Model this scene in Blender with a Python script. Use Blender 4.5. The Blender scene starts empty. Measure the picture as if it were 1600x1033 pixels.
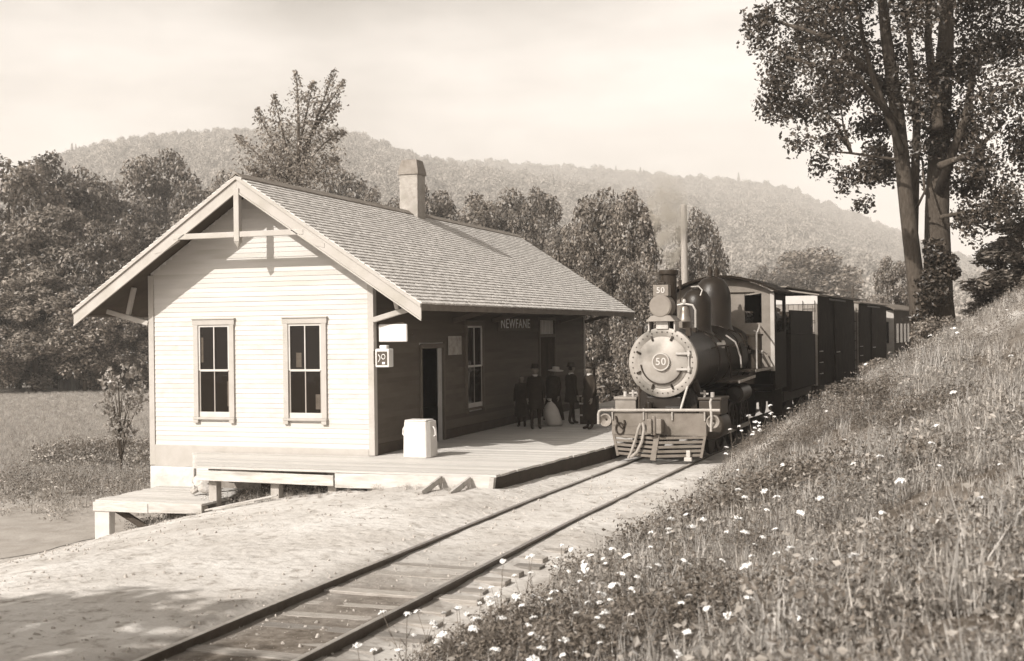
import bpy, math, random
import numpy as np
from mathutils import Matrix, Vector

# ------------------------------------------------------------------ camera, sky, sun, exposure
scene = bpy.context.scene
COL = scene.collection
F, YAW, ROLL, H = 1900.0, math.atan(660 / 1900.0), 0.012, 3.18
CX, HZ = 800.0, 517.0
FW = np.array([-math.sin(YAW), math.cos(YAW), 0.0]); RT = np.array([math.cos(YAW), math.sin(YAW), 0.0]); UP = np.array([0, 0, 1.0])
cam_d = bpy.data.cameras.new('camera'); cam = bpy.data.objects.new('camera', cam_d); COL.objects.link(cam)
c_, s_ = math.cos(ROLL), math.sin(ROLL)
X_ = c_ * RT - s_ * UP; Y_ = s_ * RT + c_ * UP; Z_ = -FW
cam.matrix_world = Matrix(((X_[0], Y_[0], Z_[0], 0), (X_[1], Y_[1], Z_[1], 0), (X_[2], Y_[2], Z_[2], H), (0, 0, 0, 1)))
cam_d.sensor_width = 36.0; cam_d.lens = F / 1600 * 36; cam_d.clip_start = 0.1; cam_d.clip_end = 9000
cam_d.dof.use_dof = True; cam_d.dof.focus_distance = 29.0; cam_d.dof.aperture_fstop = 2.4
scene.camera = cam

SUN = Vector((0.33, 0.75, -0.57)).normalized()          # direction the light travels
SUN_EL = math.asin(-SUN.z); SUN_ROT = math.atan2(-SUN.x, -SUN.y)
world = bpy.data.worlds.new('World'); scene.world = world; world.use_nodes = True
nt = world.node_tree; nt.nodes.clear()
sky = nt.nodes.new('ShaderNodeTexSky'); sky.sky_type = 'NISHITA'; sky.sun_disc = False
sky.sun_elevation = SUN_EL; sky.sun_rotation = SUN_ROT; sky.air_density = 1.0; sky.dust_density = 4.0; sky.altitude = 150
bw = nt.nodes.new('ShaderNodeRGBToBW'); tint = nt.nodes.new('ShaderNodeMix'); tint.data_type = 'RGBA'; tint.blend_type = 'MULTIPLY'
tint.inputs[0].default_value = 1.0; tint.inputs[7].default_value = (1.06, 0.985, 0.89, 1)
# bright hazy summer sky: thin white cloud, thickening evenly towards the horizon all round
wtc = nt.nodes.new('ShaderNodeTexCoord'); wmp = nt.nodes.new('ShaderNodeMapping'); wmp.inputs['Scale'].default_value = (1, 1, 3.0)
cn = nt.nodes.new('ShaderNodeTexNoise'); cn.inputs['Scale'].default_value = 3.4; cn.inputs['Detail'].default_value = 4; cn.inputs['Roughness'].default_value = .5
nt.links.new(wtc.outputs['Generated'], wmp.inputs[0]); nt.links.new(wmp.outputs[0], cn.inputs[0])
sp = nt.nodes.new('ShaderNodeSeparateXYZ'); nt.links.new(wtc.outputs['Generated'], sp.inputs[0])
hr = nt.nodes.new('ShaderNodeMapRange'); hr.interpolation_type = 'SMOOTHSTEP'; hr.inputs[1].default_value = 0.0; hr.inputs[2].default_value = 0.42; hr.inputs[3].default_value = .80; hr.inputs[4].default_value = .0
nt.links.new(sp.outputs[2], hr.inputs[0])
cr_ = nt.nodes.new('ShaderNodeMapRange'); cr_.inputs[1].default_value = .3; cr_.inputs[2].default_value = .7; cr_.inputs[3].default_value = -.34; cr_.inputs[4].default_value = .30
nt.links.new(cn.outputs[0], cr_.inputs[0])
ca = nt.nodes.new('ShaderNodeMath'); ca.operation = 'ADD'; ca.use_clamp = True; nt.links.new(hr.outputs[0], ca.inputs[0]); nt.links.new(cr_.outputs[0], ca.inputs[1])
cmx = nt.nodes.new('ShaderNodeMix'); cmx.data_type = 'RGBA'; cmx.inputs[7].default_value = (11.4, 10.6, 9.9, 1)
bg = nt.nodes.new('ShaderNodeBackground'); bg.inputs[1].default_value = 0.12
wo = nt.nodes.new('ShaderNodeOutputWorld')
nt.links.new(sky.outputs[0], bw.inputs[0]); nt.links.new(bw.outputs[0], tint.inputs[6]); nt.links.new(tint.outputs[2], cmx.inputs[6]); nt.links.new(ca.outputs[0], cmx.inputs[0])
nt.links.new(cmx.outputs[2], bg.inputs[0]); nt.links.new(bg.outputs[0], wo.inputs[0])
sun_d = bpy.data.lights.new('sun', 'SUN'); sun_d.energy = 5.0; sun_d.angle = math.radians(0.5); sun_d.color = (1.0, 0.955, 0.895)
sun_o = bpy.data.objects.new('sun', sun_d); COL.objects.link(sun_o); sun_o.rotation_euler = SUN.to_track_quat('-Z', 'Y').to_euler(); sun_o.location = (-20, -40, 60)
scene.view_settings.view_transform = 'Standard'; scene.view_settings.look = 'None'
scene.view_settings.exposure = 0.16; scene.view_settings.gamma = 1.0
scene.render.engine = 'CYCLES'
scene.cycles.max_bounces = 6; scene.cycles.diffuse_bounces = 3; scene.cycles.glossy_bounces = 2; scene.cycles.transmission_bounces = 3
scene.cycles.volume_bounces = 2; scene.cycles.transparent_max_bounces = 8

# ------------------------------------------------------------------ helpers
def P(u, v, d):
    """point at pixel (u, v) of the 1600-wide photograph and depth d"""
    x, y = u - CX, v - HZ
    a = c_ * x - s_ * y; b = s_ * x + c_ * y
    return np.array([0, 0, H]) + d * (FW + RT * a / F - UP * b / F)

def T(v):
    return (v ** 0.92, v, v ** 1.09, 1.0)

MATS = {}
def mk(name, v, rough=0.85, var=0.18, scale=3.0, bump=0.0, bscale=30.0, metal=0.0, orand=0.0, stretch=None, spec=0.3, coat=0.0, stain=0.0, stain_scale=1.2):
    """sepia-toned procedural material: noise-mottled base, optional bump, stains and per-object variation"""
    if name in MATS: return MATS[name]
    m = bpy.data.materials.new(name); m.use_nodes = True; n = m.node_tree; b = n.nodes['Principled BSDF']
    tc = n.nodes.new('ShaderNodeTexCoord'); vec = tc.outputs['Object']
    oi = n.nodes.new('ShaderNodeObjectInfo')
    ad = n.nodes.new('ShaderNodeVectorMath'); ad.operation = 'ADD'
    cm = n.nodes.new('ShaderNodeVectorMath'); cm.operation = 'SCALE'; cm.inputs[0].default_value = (37, 11, 23)
    n.links.new(oi.outputs['Random'], cm.inputs['Scale']); n.links.new(vec, ad.inputs[0]); n.links.new(cm.outputs[0], ad.inputs[1]); vec = ad.outputs[0]
    if stretch:
        mp = n.nodes.new('ShaderNodeMapping'); mp.inputs['Scale'].default_value = stretch; n.links.new(vec, mp.inputs[0]); vec = mp.outputs[0]
    nz = n.nodes.new('ShaderNodeTexNoise'); nz.inputs['Scale'].default_value = scale; nz.inputs['Detail'].default_value = 6; nz.inputs['Roughness'].default_value = 0.65
    n.links.new(vec, nz.inputs[0])
    rp = n.nodes.new('ShaderNodeValToRGB'); rp.color_ramp.elements[0].position = 0.3; rp.color_ramp.elements[1].position = 0.7
    rp.color_ramp.elements[0].color = T(max(v * (1 - var), 0.002)); rp.color_ramp.elements[1].color = T(min(v * (1 + var), 0.95))
    n.links.new(nz.outputs[0], rp.inputs[0]); col = rp.outputs[0]
    if stain:
        n2 = n.nodes.new('ShaderNodeTexNoise'); n2.inputs['Scale'].default_value = stain_scale; n2.inputs['Detail'].default_value = 8; n.links.new(vec, n2.inputs[0])
        r2 = n.nodes.new('ShaderNodeValToRGB'); r2.color_ramp.elements[0].position = 0.5; r2.color_ramp.elements[1].position = 0.72
        r2.color_ramp.elements[0].color = (1, 1, 1, 1); r2.color_ramp.elements[1].color = (1 - stain, 1 - stain, (1 - stain) * .96, 1)
        n.links.new(n2.outputs[0], r2.inputs[0])
        mx = n.nodes.new('ShaderNodeMix'); mx.data_type = 'RGBA'; mx.blend_type = 'MULTIPLY'; mx.inputs[0].default_value = 1
        n.links.new(col, mx.inputs[6]); n.links.new(r2.outputs[0], mx.inputs[7]); col = mx.outputs[2]
    if orand:
        mr = n.nodes.new('ShaderNodeMapRange'); mr.inputs[3].default_value = 1 - orand; mr.inputs[4].default_value = 1 + orand * .5
        n.links.new(oi.outputs['Random'], mr.inputs[0])
        sc = n.nodes.new('ShaderNodeVectorMath'); sc.operation = 'SCALE'; n.links.new(col, sc.inputs[0]); n.links.new(mr.outputs[0], sc.inputs['Scale']); col = sc.outputs[0]
    n.links.new(col, b.inputs['Base Color'])
    b.inputs['Roughness'].default_value = rough; b.inputs['Metallic'].default_value = metal; b.inputs['Specular IOR Level'].default_value = spec
    b.inputs['Coat Weight'].default_value = coat
    if bump:
        bz = n.nodes.new('ShaderNodeTexNoise'); bz.inputs['Scale'].default_value = bscale; bz.inputs['Detail'].default_value = 5; n.links.new(vec, bz.inputs[0])
        bp = n.nodes.new('ShaderNodeBump'); bp.inputs['Strength'].default_value = bump; bp.inputs['Distance'].default_value = 0.03
        n.links.new(bz.outputs[0], bp.inputs['Height']); n.links.new(bp.outputs[0], b.inputs['Normal'])
    MATS[name] = m
    return m

def leafmat(name, v, trans=0.3, lo=0.55, hi=1.5, gloss=0.0, ob=(.8, 1.2)):
    if name in MATS: return MATS[name]
    m = bpy.data.materials.new(name); m.use_nodes = True; n = m.node_tree; n.nodes.clear()
    ge = n.nodes.new('ShaderNodeNewGeometry'); mr = n.nodes.new('ShaderNodeMapRange'); mr.inputs[3].default_value = lo; mr.inputs[4].default_value = hi
    n.links.new(ge.outputs['Random Per Island'], mr.inputs[0])
    oi = n.nodes.new('ShaderNodeObjectInfo'); m2 = n.nodes.new('ShaderNodeMapRange'); m2.inputs[3].default_value = ob[0]; m2.inputs[4].default_value = ob[1]
    n.links.new(oi.outputs['Random'], m2.inputs[0])
    mu = n.nodes.new('ShaderNodeMath'); mu.operation = 'MULTIPLY'; n.links.new(mr.outputs[0], mu.inputs[0]); n.links.new(m2.outputs[0], mu.inputs[1])
    sc = n.nodes.new('ShaderNodeVectorMath'); sc.operation = 'SCALE'; sc.inputs[0].default_value = T(v)[:3]; n.links.new(mu.outputs[0], sc.inputs['Scale'])
    d = n.nodes.new('ShaderNodeBsdfDiffuse'); t = n.nodes.new('ShaderNodeBsdfTranslucent'); g = n.nodes.new('ShaderNodeBsdfGlossy'); g.inputs['Roughness'].default_value = .45
    n.links.new(sc.outputs[0], d.inputs[0]); n.links.new(sc.outputs[0], t.inputs[0])
    mx = n.nodes.new('ShaderNodeMixShader'); mx.inputs[0].default_value = trans; n.links.new(d.outputs[0], mx.inputs[1]); n.links.new(t.outputs[0], mx.inputs[2])
    m3 = n.nodes.new('ShaderNodeMixShader'); m3.inputs[0].default_value = gloss; n.links.new(mx.outputs[0], m3.inputs[1]); n.links.new(g.outputs[0], m3.inputs[2])
    o = n.nodes.new('ShaderNodeOutputMaterial'); n.links.new(m3.outputs[0], o.inputs[0])
    MATS[name] = m
    return m

ORG = {}
def tag(o, label=None, cat=None, group=None, kind=None):
    if label: o['label'] = label
    if cat: o['category'] = cat
    if group: o['group'] = group
    if kind: o['kind'] = kind
    return o

def thing(name, label, cat, loc, rz=0.0, group=None, local=False):
    o = bpy.data.objects.new(name, None); COL.objects.link(o); o.location = loc; o.rotation_euler = (0, 0, rz); o.empty_display_size = .3
    ORG[o.name] = np.zeros(3) if local else np.array(loc, float)
    return tag(o, label, cat, group)

def link_mesh(name, me, mat, parent=None, loc=None):
    o = bpy.data.objects.new(name, me); COL.objects.link(o)
    if mat is not None and not me.materials: me.materials.append(mat)
    if parent is not None: o.parent = parent; ORG[o.name] = ORG.get(parent.name, np.zeros(3))
    if loc is not None:
        o.location = Vector(np.array(loc, float) - (ORG.get(parent.name, np.zeros(3)) if parent is not None else 0))
    return o

class MB:
    def __init__(s): s.v = []; s.f = []; s.n = 0
    def add(s, verts, faces):
        n = s.n
        for p in verts: s.v.append((float(p[0]), float(p[1]), float(p[2])))
        for f in faces: s.f.append(tuple(i + n for i in f))
        s.n += len(verts); return s
    def box(s, x0, x1, y0, y1, z0, z1):
        return s.add([(x0, y0, z0), (x1, y0, z0), (x1, y1, z0), (x0, y1, z0), (x0, y0, z1), (x1, y0, z1), (x1, y1, z1), (x0, y1, z1)],
                     [(0, 3, 2, 1), (4, 5, 6, 7), (0, 1, 5, 4), (1, 2, 6, 5), (2, 3, 7, 6), (3, 0, 4, 7)])
    def bar(s, a, b, w, h, up=(0, 0, 1)):
        """rectangular bar from a to b, w across, h along 'up'"""
        a = np.array(a, float); b = np.array(b, float); d = b - a; d = d / np.linalg.norm(d); up = np.array(up, float)
        sd = np.cross(d, up); sd = sd / np.linalg.norm(sd); u = np.cross(sd, d)
        q = []
        for p in (a, b):
            for i, j in ((-1, -1), (1, -1), (1, 1), (-1, 1)): q.append(p + sd * w / 2 * i + u * h / 2 * j)
        return s.add(q, [(0, 3, 2, 1), (4, 5, 6, 7), (0, 1, 5, 4), (1, 2, 6, 5), (2, 3, 7, 6), (3, 0, 4, 7)])
    def cyl(s, a, b, r0, r1=None, n=16, caps=True):
        return s.tube([a, b], [r0, r0 if r1 is None else r1], n, caps)
    def tube(s, pts, r, n=8, caps=True):
        pts = [np.array(p, float) for p in pts]; k = len(pts)
        if not hasattr(r, '__len__'): r = [r] * k
        rings = []; prev = None
        for i, p in enumerate(pts):
            d = pts[min(i + 1, k - 1)] - pts[max(i - 1, 0)]; d = d / (np.linalg.norm(d) + 1e-9)
            ref = prev if prev is not None else (np.array([0, 0, 1.]) if abs(d[2]) < .9 else np.array([1., 0, 0]))
            x = ref - d * (ref @ d); x = x / (np.linalg.norm(x) + 1e-9); y = np.cross(d, x); prev = x
            rings += [p + r[i] * (math.cos(2 * math.pi * j / n) * x + math.sin(2 * math.pi * j / n) * y) for j in range(n)]
        fs = []
        for i in range(k - 1):
            for j in range(n):
                a, b = i * n + j, i * n + (j + 1) % n
                fs.append((a, b, b + n, a + n))
        if caps: fs.append(tuple(range(n - 1, -1, -1))); fs.append(tuple((k - 1) * n + j for j in range(n)))
        return s.add(rings, fs)
    def lathe(s, prof, c, axis='z', n=32):
        """profile of (radius, height) turned about an axis through c"""
        c = np.array(c, float); A = {'x': (np.array([1., 0, 0]), np.array([0, 1., 0]), np.array([0, 0, 1.])), 'y': (np.array([0, 1., 0]), np.array([0, 0, 1.]), np.array([1., 0, 0])), 'z': (np.array([0, 0, 1.]), np.array([1., 0, 0]), np.array([0, 1., 0]))}[axis]
        vs = []; fs = []
        for r, h in prof:
            vs += [c + A[0] * h + max(r, 1e-4) * (math.cos(2 * math.pi * j / n) * A[1] + math.sin(2 * math.pi * j / n) * A[2]) for j in range(n)]
        for i in range(len(prof) - 1):
            for j in range(n):
                a, b = i * n + j, i * n + (j + 1) % n
                fs.append((a, b, b + n, a + n))
        return s.add(vs, fs)
    def prism(s, poly, axis, a, b):
        """polygon in the plane across 'axis' pulled from a to b"""
        k = len(poly)
        def pt(p, t): return {'x': (t, p[0], p[1]), 'y': (p[0], t, p[1]), 'z': (p[0], p[1], t)}[axis]
        vs = [pt(p, a) for p in poly] + [pt(p, b) for p in poly]
        fs = [tuple(range(k - 1, -1, -1)), tuple(range(k, 2 * k))] + [(i, (i + 1) % k, (i + 1) % k + k, i + k) for i in range(k)]
        return s.add(vs, fs)
    def build(s, name, mat, parent=None, smooth=False, bevel=0.0, seg=2, angle=35):
        o0 = ORG.get(parent.name, np.zeros(3)) if parent is not None else np.zeros(3)
        me = bpy.data.meshes.new(name); me.from_pydata([tuple(np.array(p) - o0) for p in s.v], [], s.f)
        me.update()
        import bmesh
        bm = bmesh.new(); bm.from_mesh(me); bmesh.ops.recalc_face_normals(bm, faces=bm.faces); bm.to_mesh(me); bm.free()
        o = link_mesh(name, me, mat, parent)
        if smooth:
            me.polygons.foreach_set('use_smooth', [True] * len(me.polygons))
            me.set_sharp_from_angle(angle=math.radians(angle))
        if bevel:
            b = o.modifiers.new('bevel', 'BEVEL'); b.width = bevel; b.segments = seg; b.limit_method = 'ANGLE'; b.angle_limit = math.radians(40)
        return o

def np_mesh(name, verts, quads):
    """fast mesh from numpy arrays (faces all quads or all triangles)"""
    me = bpy.data.meshes.new(name); nv, nf, k = len(verts), len(quads), quads.shape[1]
    me.vertices.add(nv); me.vertices.foreach_set('co', np.asarray(verts, np.float32).ravel())
    me.loops.add(nf * k); me.loops.foreach_set('vertex_index', np.asarray(quads, np.int32).ravel())
    me.polygons.add(nf); me.polygons.foreach_set('loop_start', np.arange(0, nf * k, k, dtype=np.int32))
    me.update(calc_edges=True); me.shade_flat()
    return me

def text_mesh(txt, size, depth=0.004):
    c = bpy.data.curves.new('txt', 'FONT'); c.body = txt; c.size = size; c.extrude = depth; c.align_x = 'CENTER'; c.align_y = 'CENTER'; c.offset = size * .006; c.space_character = 1.12
    o = bpy.data.objects.new('txt', c); COL.objects.link(o)
    dg = bpy.context.evaluated_depsgraph_get(); me = bpy.data.meshes.new_from_object(o.evaluated_get(dg))
    bpy.data.objects.remove(o); me.materials.clear()
    return me

def copy_tree(o, parent=None):
    c = o.copy(); COL.objects.link(c); c.parent = parent
    for ch in list(o.children): copy_tree(ch, c)
    return c

rng = np.random.default_rng(7)

# smooth value noise for terrain and scatter
class VN:
    def __init__(s, seed): s.g = np.random.default_rng(seed).random((64, 64))
    def __call__(s, x, y):
        x = np.asarray(x, float); y = np.asarray(y, float)
        xi = np.floor(x).astype(int); yi = np.floor(y).astype(int); fx = x - xi; fy = y - yi
        fx = fx * fx * (3 - 2 * fx); fy = fy * fy * (3 - 2 * fy)
        g = s.g; a = g[xi % 64, yi % 64]; b = g[(xi + 1) % 64, yi % 64]; c = g[xi % 64, (yi + 1) % 64]; d = g[(xi + 1) % 64, (yi + 1) % 64]
        return (a * (1 - fx) + b * fx) * (1 - fy) + (c * (1 - fx) + d * fx) * fy - .5
vn = VN(3); vn2 = VN(5)
def fbm(x, y): return vn(x, y) + .5 * vn2(x * 2.1 + 5, y * 2.1) + .25 * vn(x * 4.3, y * 4.3 + 9)

# ------------------------------------------------------------------ terrain
def xc(y):
    """track centre line"""
    s = np.clip(np.asarray(y, float), -60, 110) - 10
    return -6.66 + .008 * s + .0009 * np.where(s < 0, 0, s) ** 2
def heading(y): s = max(y - 10, 0); return math.atan(.008 + .0018 * s)

def sstep(a, b, x): t = np.clip((x - a) / (b - a), 0, 1); return t * t * (3 - 2 * t)
def zg(x, y):
    x = np.asarray(x, float); y = np.asarray(y, float); s = x - xc(y)
    # left: dirt apron then falling ground
    t = np.clip((-9.6 - x) / 7.9, 0, 1.0); left = -1.38 * t ** 2 + .12 * sstep(-.9, -2.0, s) * sstep(-12.5, -9.5, x) * sstep(15, 21, y) - .03
    # fields far left, rising gently to the wood
    left = left + np.where(x < -40, (np.abs(x) - 40) * .01, 0)
    fill = -.115 + .07 * sstep(13, 20, y)
    inner = fill + .018 * fbm(x * 2.2, y * 2.2)
    k = .30 + .31 * sstep(6, 34, y); d = s - 1.75
    soft = np.where(d > 0, d, 0); soft = np.sqrt(soft * soft + .16) - .4
    bank = -.16 + k * soft + .42 * sstep(1.2, 2.8, s) * sstep(19, 25, y)
    bank = np.where(bank > 5.5, 5.5 + 2.5 * np.tanh((bank - 5.5) / 2.5), bank)
    bank = bank + (.28 * fbm(x * .35, y * .35) + .10 * fbm(x * 1.3, y * 1.3)) * sstep(.3, 2.2, d)
    z = np.where(s < -.68, left + .03 * fbm(x * .9, y * .9) + .018 * fbm(x * 3.1, y * 3.1), np.where(s < .75, inner, bank))
    # blend across the left rail
    w = sstep(-1.1, -.70, s); z = np.where(s < .75, np.minimum(left, .12) * (1 - w) + inner * w + np.where(s < -.68, (.03 * fbm(x * .9, y * .9) + .018 * fbm(x * 3.1, y * 3.1)) * (1 - w), 0), z)
    bank = bank + .10 * sstep(1.9, 1.2, s) * np.maximum(sstep(16.5, 18.5, y), sstep(11.5, 10, y)) * (1 + .6 * fbm(x * 2, y * 2)); z = np.where(s >= .75, bank, z)
    w2 = sstep(.78, 1.2, s); z = np.where((s >= .75) & (s < 1.2), inner * (1 - w2) + bank * w2, z)
    # wheel ruts crossing the dirt at the lower left
    rut = np.exp(-((x + 11.0 - .25 * (y - 15)) / .35) ** 2) * .05 + np.exp(-((x + 12.8 - .25 * (y - 15)) / .35) ** 2) * .05
    z = z - np.where((s < -1.5) & (y < 30), rut * (.6 + fbm(x * 1.7, y * 1.7)), 0)
    # the valley floor far behind the station
    return z

def spaced(a, b, lo, hi, step, grow=1.09):
    """coordinates: fine between lo and hi, growing outside"""
    mid = list(np.arange(lo, hi, step)); out = []; d = step; p = lo
    while p > a: d *= grow; p -= d; out.append(p)
    out = out[::-1] + mid; d = step; p = hi
    while p < b: out.append(p); d *= grow; p += d
    return np.array(out)
gx = spaced(-2000, 2400, -21, 6, .16); gy = spaced(-60, 3100, 6, 46, .16)
GX, GY = np.meshgrid(gx, gy); GZ = zg(GX, GY)
nx, ny = len(gx), len(gy); idx = np.arange(nx * ny).reshape(ny, nx)
q = np.stack([idx[:-1, :-1], idx[:-1, 1:], idx[1:, 1:], idx[1:, :-1]], -1).reshape(-1, 4)
gme = np_mesh('ground', np.stack([GX, GY, GZ], -1).reshape(-1, 3), q)
gme.polygons.foreach_set('use_smooth', [True] * len(gme.polygons))
SS = GX - xc(GY)
# cover: 1 = bare sandy dirt, 0 = turf
cover = np.clip(sstep(1.9, 1.2, SS) * sstep(-18.2, -16.9, GX + .6 * fbm(GX * .6, GY * .6)) , 0, 1)
cover = np.where(GY > 44, cover * sstep(60, 46, GY), cover)
def trod(s, y): return np.maximum(np.exp(-((s - 1.3 - .28 * (y - 20)) / .95) ** 2) * sstep(18, 21, y) * sstep(40, 34, y), .8 * np.exp(-((s - 7.8) / 1.2) ** 2 - ((y - 27) / 2.6) ** 2))
path = trod(SS, GY) * .9
cover = np.maximum(cover, path)
rail_shade = np.exp(-(SS / 1.05) ** 4) * sstep(19, 11.5, GY + 2.2 * fbm(GX * .8, GY * .8))     # ground darkened between the near rails, tree shade put into the colour
at = gme.attributes.new('cover', 'FLOAT', 'POINT'); at.data.foreach_set('value', cover.ravel().astype(np.float32))
soil = sstep(1.5, 2.4, SS) * sstep(80, 50, GY) * (1 - path)
at = gme.attributes.new('soil', 'FLOAT', 'POINT'); at.data.foreach_set('value', soil.ravel().astype(np.float32))
at = gme.attributes.new('rail_shade', 'FLOAT', 'POINT'); at.data.foreach_set('value', rail_shade.ravel().astype(np.float32))
gm = bpy.data.materials.new('earth'); gm.use_nodes = True; n = gm.node_tree; b = n.nodes['Principled BSDF']; b.inputs['Roughness'].default_value = .95; b.inputs['Specular IOR Level'].default_value = .1
def noise_ramp(n, scale, a, bcol, p0=.35, p1=.65, detail=7):
    tc = n.nodes.new('ShaderNodeTexCoord'); z = n.nodes.new('ShaderNodeTexNoise'); z.inputs['Scale'].default_value = scale; z.inputs['Detail'].default_value = detail; z.inputs['Roughness'].default_value = .7
    n.links.new(tc.outputs['Object'], z.inputs[0]); r = n.nodes.new('ShaderNodeValToRGB'); r.color_ramp.elements[0].position = p0; r.color_ramp.elements[1].position = p1
    r.color_ramp.elements[0].color = a; r.color_ramp.elements[1].color = bcol; n.links.new(z.outputs[0], r.inputs[0]); return r, z
def mixc(n, fac, a, b_, mode='MIX'):
    m = n.nodes.new('ShaderNodeMix'); m.data_type = 'RGBA'; m.blend_type = mode
    if isinstance(fac, float): m.inputs[0].default_value = fac
    else: n.links.new(fac, m.inputs[0])
    n.links.new(a, m.inputs[6]); n.links.new(b_, m.inputs[7]); return m.outputs[2]
d1, dz = noise_ramp(n, .45, T(.43), T(.58), .38, .62, 9); d2, _ = noise_ramp(n, 3.2, T(.42), (1, 1, 1, 1), .30, .47, 12)
dirt = mixc(n, 1.0, d1.outputs[0], d2.outputs[0], 'MULTIPLY')
g1, _ = noise_ramp(n, .35, T(.34), T(.47)); g2, gz = noise_ramp(n, 9.0, T(.6), (1, 1, 1, 1), .3, .6)
turf = mixc(n, 1.0, g1.outputs[0], g2.outputs[0], 'MULTIPLY')
c1, _ = noise_ramp(n, 5.0, T(.08), T(.20))
av = n.nodes.new('ShaderNodeAttribute'); av.attribute_name = 'cover'; ac = n.nodes.new('ShaderNodeAttribute'); ac.attribute_name = 'rail_shade'
so1, _ = noise_ramp(n, 2.5, T(.05), T(.16)); as_ = n.nodes.new('ShaderNodeAttribute'); as_.attribute_name = 'soil'; turf = mixc(n, as_.outputs['Fac'], turf, so1.outputs[0])
colr = mixc(n, av.outputs['Fac'], turf, dirt); colr = mixc(n, ac.outputs['Fac'], colr, c1.outputs[0])
n.links.new(colr, b.inputs['Base Color'])
bz = n.nodes.new('ShaderNodeTexNoise'); bz.inputs['Scale'].default_value = 6; bz.inputs['Detail'].default_value = 12; tcx = n.nodes.new('ShaderNodeTexCoord'); n.links.new(tcx.outputs['Object'], bz.inputs[0])
bp = n.nodes.new('ShaderNodeBump'); bp.inputs['Strength'].default_value = .7; bp.inputs['Distance'].default_value = .06; n.links.new(bz.outputs[0], bp.inputs['Height']); n.links.new(bp.outputs[0], b.inputs['Normal'])
ground = link_mesh('ground', gme, gm); tag(ground, kind='structure')

# worn earth road at the far left, below the loading dock
rd = MB(); ry = np.linspace(8, 30, 100); k = 0
rv = []; rf = []
for i, y in enumerate(ry):
    for j in range(28):
        x = -17.9 - .25 * j - .28 * (22 - y) + .25 * math.sin(y * 1.3) * (1 - j / 27)
        rv.append((x, y, float(zg(x, y)) + .012))
for i in range(len(ry) - 1):
    for j in range(27): a = i * 28 + j; rf.append((a, a + 1, a + 29, a + 28))
rd.add(rv, rf); tag(rd.build('earth_road', mk('road_mud', .30, .8, .2, 1.5, .4, 12), smooth=True), kind='structure')

# ------------------------------------------------------------------ hills with woods
def hill(name, u0, u1, prof, d0, d1, dback, seed):
    """ridge profile given as (pixel column, pixel row) seen at distance d1; slopes up from d0, falls to dback"""
    us = np.arange(u0, u1 + 1, 12.0); pu = [p[0] for p in prof]; pv = [p[1] for p in prof]
    dist = np.concatenate([np.linspace(d0, d1, 26), np.linspace(d1, dback, 8)[1:]])
    V = []; top = []
    for u in us:
        v = np.interp(u, pu, pv); hz = HZ - .012 * (u - CX)
        ridge = H + (hz - v) / F * d1
        for d in dist:
            t = np.clip((d - d0) / (d1 - d0), 0, 1); up = t ** 1.15
            dn = 1 - .8 * np.clip((d - d1) / (dback - d1), 0, 1) ** 2
            p = FW * d + RT * (u - CX) / F * d
            z = -2 + (ridge + 2) * up * dn + 18 * float(fbm(p[0] * .006 + seed, p[1] * .006)) * min(1, 4 * t * (1 - t) + .2)
            V.append((p[0], p[1], z))
    V = np.array(V); m = len(dist); k = len(us); idx = np.arange(m * k).reshape(k, m)
    q = np.stack([idx[:-1, :-1], idx[:-1, 1:], idx[1:, 1:], idx[1:, :-1]], -1).reshape(-1, 4)
    me = np_mesh(name, V, q); me.polygons.foreach_set('use_smooth', [True] * len(me.polygons))
    o = link_mesh(name, me, mk('hill_turf', .2, .95, .4, .02)); tag(o, kind='structure')
    return us, dist, V.reshape(k, m, 3)
hA = hill('hill_left', -500, 1100, [(-500, 330), (0, 300), (110, 252), (200, 231), (330, 219), (430, 207), (540, 213), (620, 241), (720, 273), (900, 300), (1100, 330)], 330, 1250, 1800, 0)
hB = hill('hill_right', 500, 2200, [(500, 262), (760, 262), (1000, 280), (1130, 290), (1230, 305), (1330, 345), (1430, 385), (1600, 450), (1800, 480), (2200, 490)], 420, 1900, 2600, 4)

def ico(sub=2):
    import bmesh
    bm = bmesh.new(); bmesh.ops.create_icosphere(bm, subdivisions=sub, radius=1.0)
    v = np.array([x.co[:] for x in bm.verts]); f = np.array([[y.index for y in x.verts] for x in bm.faces]); bm.free(); return v, f
IV, IF = ico(2)
I1V, I1F = ico(1)
def leaf_quads(pos, nrm, size, r, aspect=.62):
    """leaf-sized quads: arrays of centres and facing directions -> verts (n*4,3)"""
    n = len(pos); rnd = r.normal(size=(n, 3)); t = np.cross(nrm, rnd); t /= np.linalg.norm(t, axis=1)[:, None] + 1e-9; b = np.cross(nrm, t)
    sz = np.asarray(size).reshape(-1, 1) * np.ones((n, 1)); t = t * sz * .5; b = b * sz * .5 * aspect
    k = nrm * sz * .12
    return np.stack([pos - t, pos + b - k, pos + t, pos - b - k], 1).reshape(-1, 3)
def quad_idx(n, start=0): return (np.arange(n * 4) + start).reshape(-1, 4)
def rand_dirs(n, r): d = r.normal(size=(n, 3)); return d / np.linalg.norm(d, axis=1)[:, None]
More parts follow.
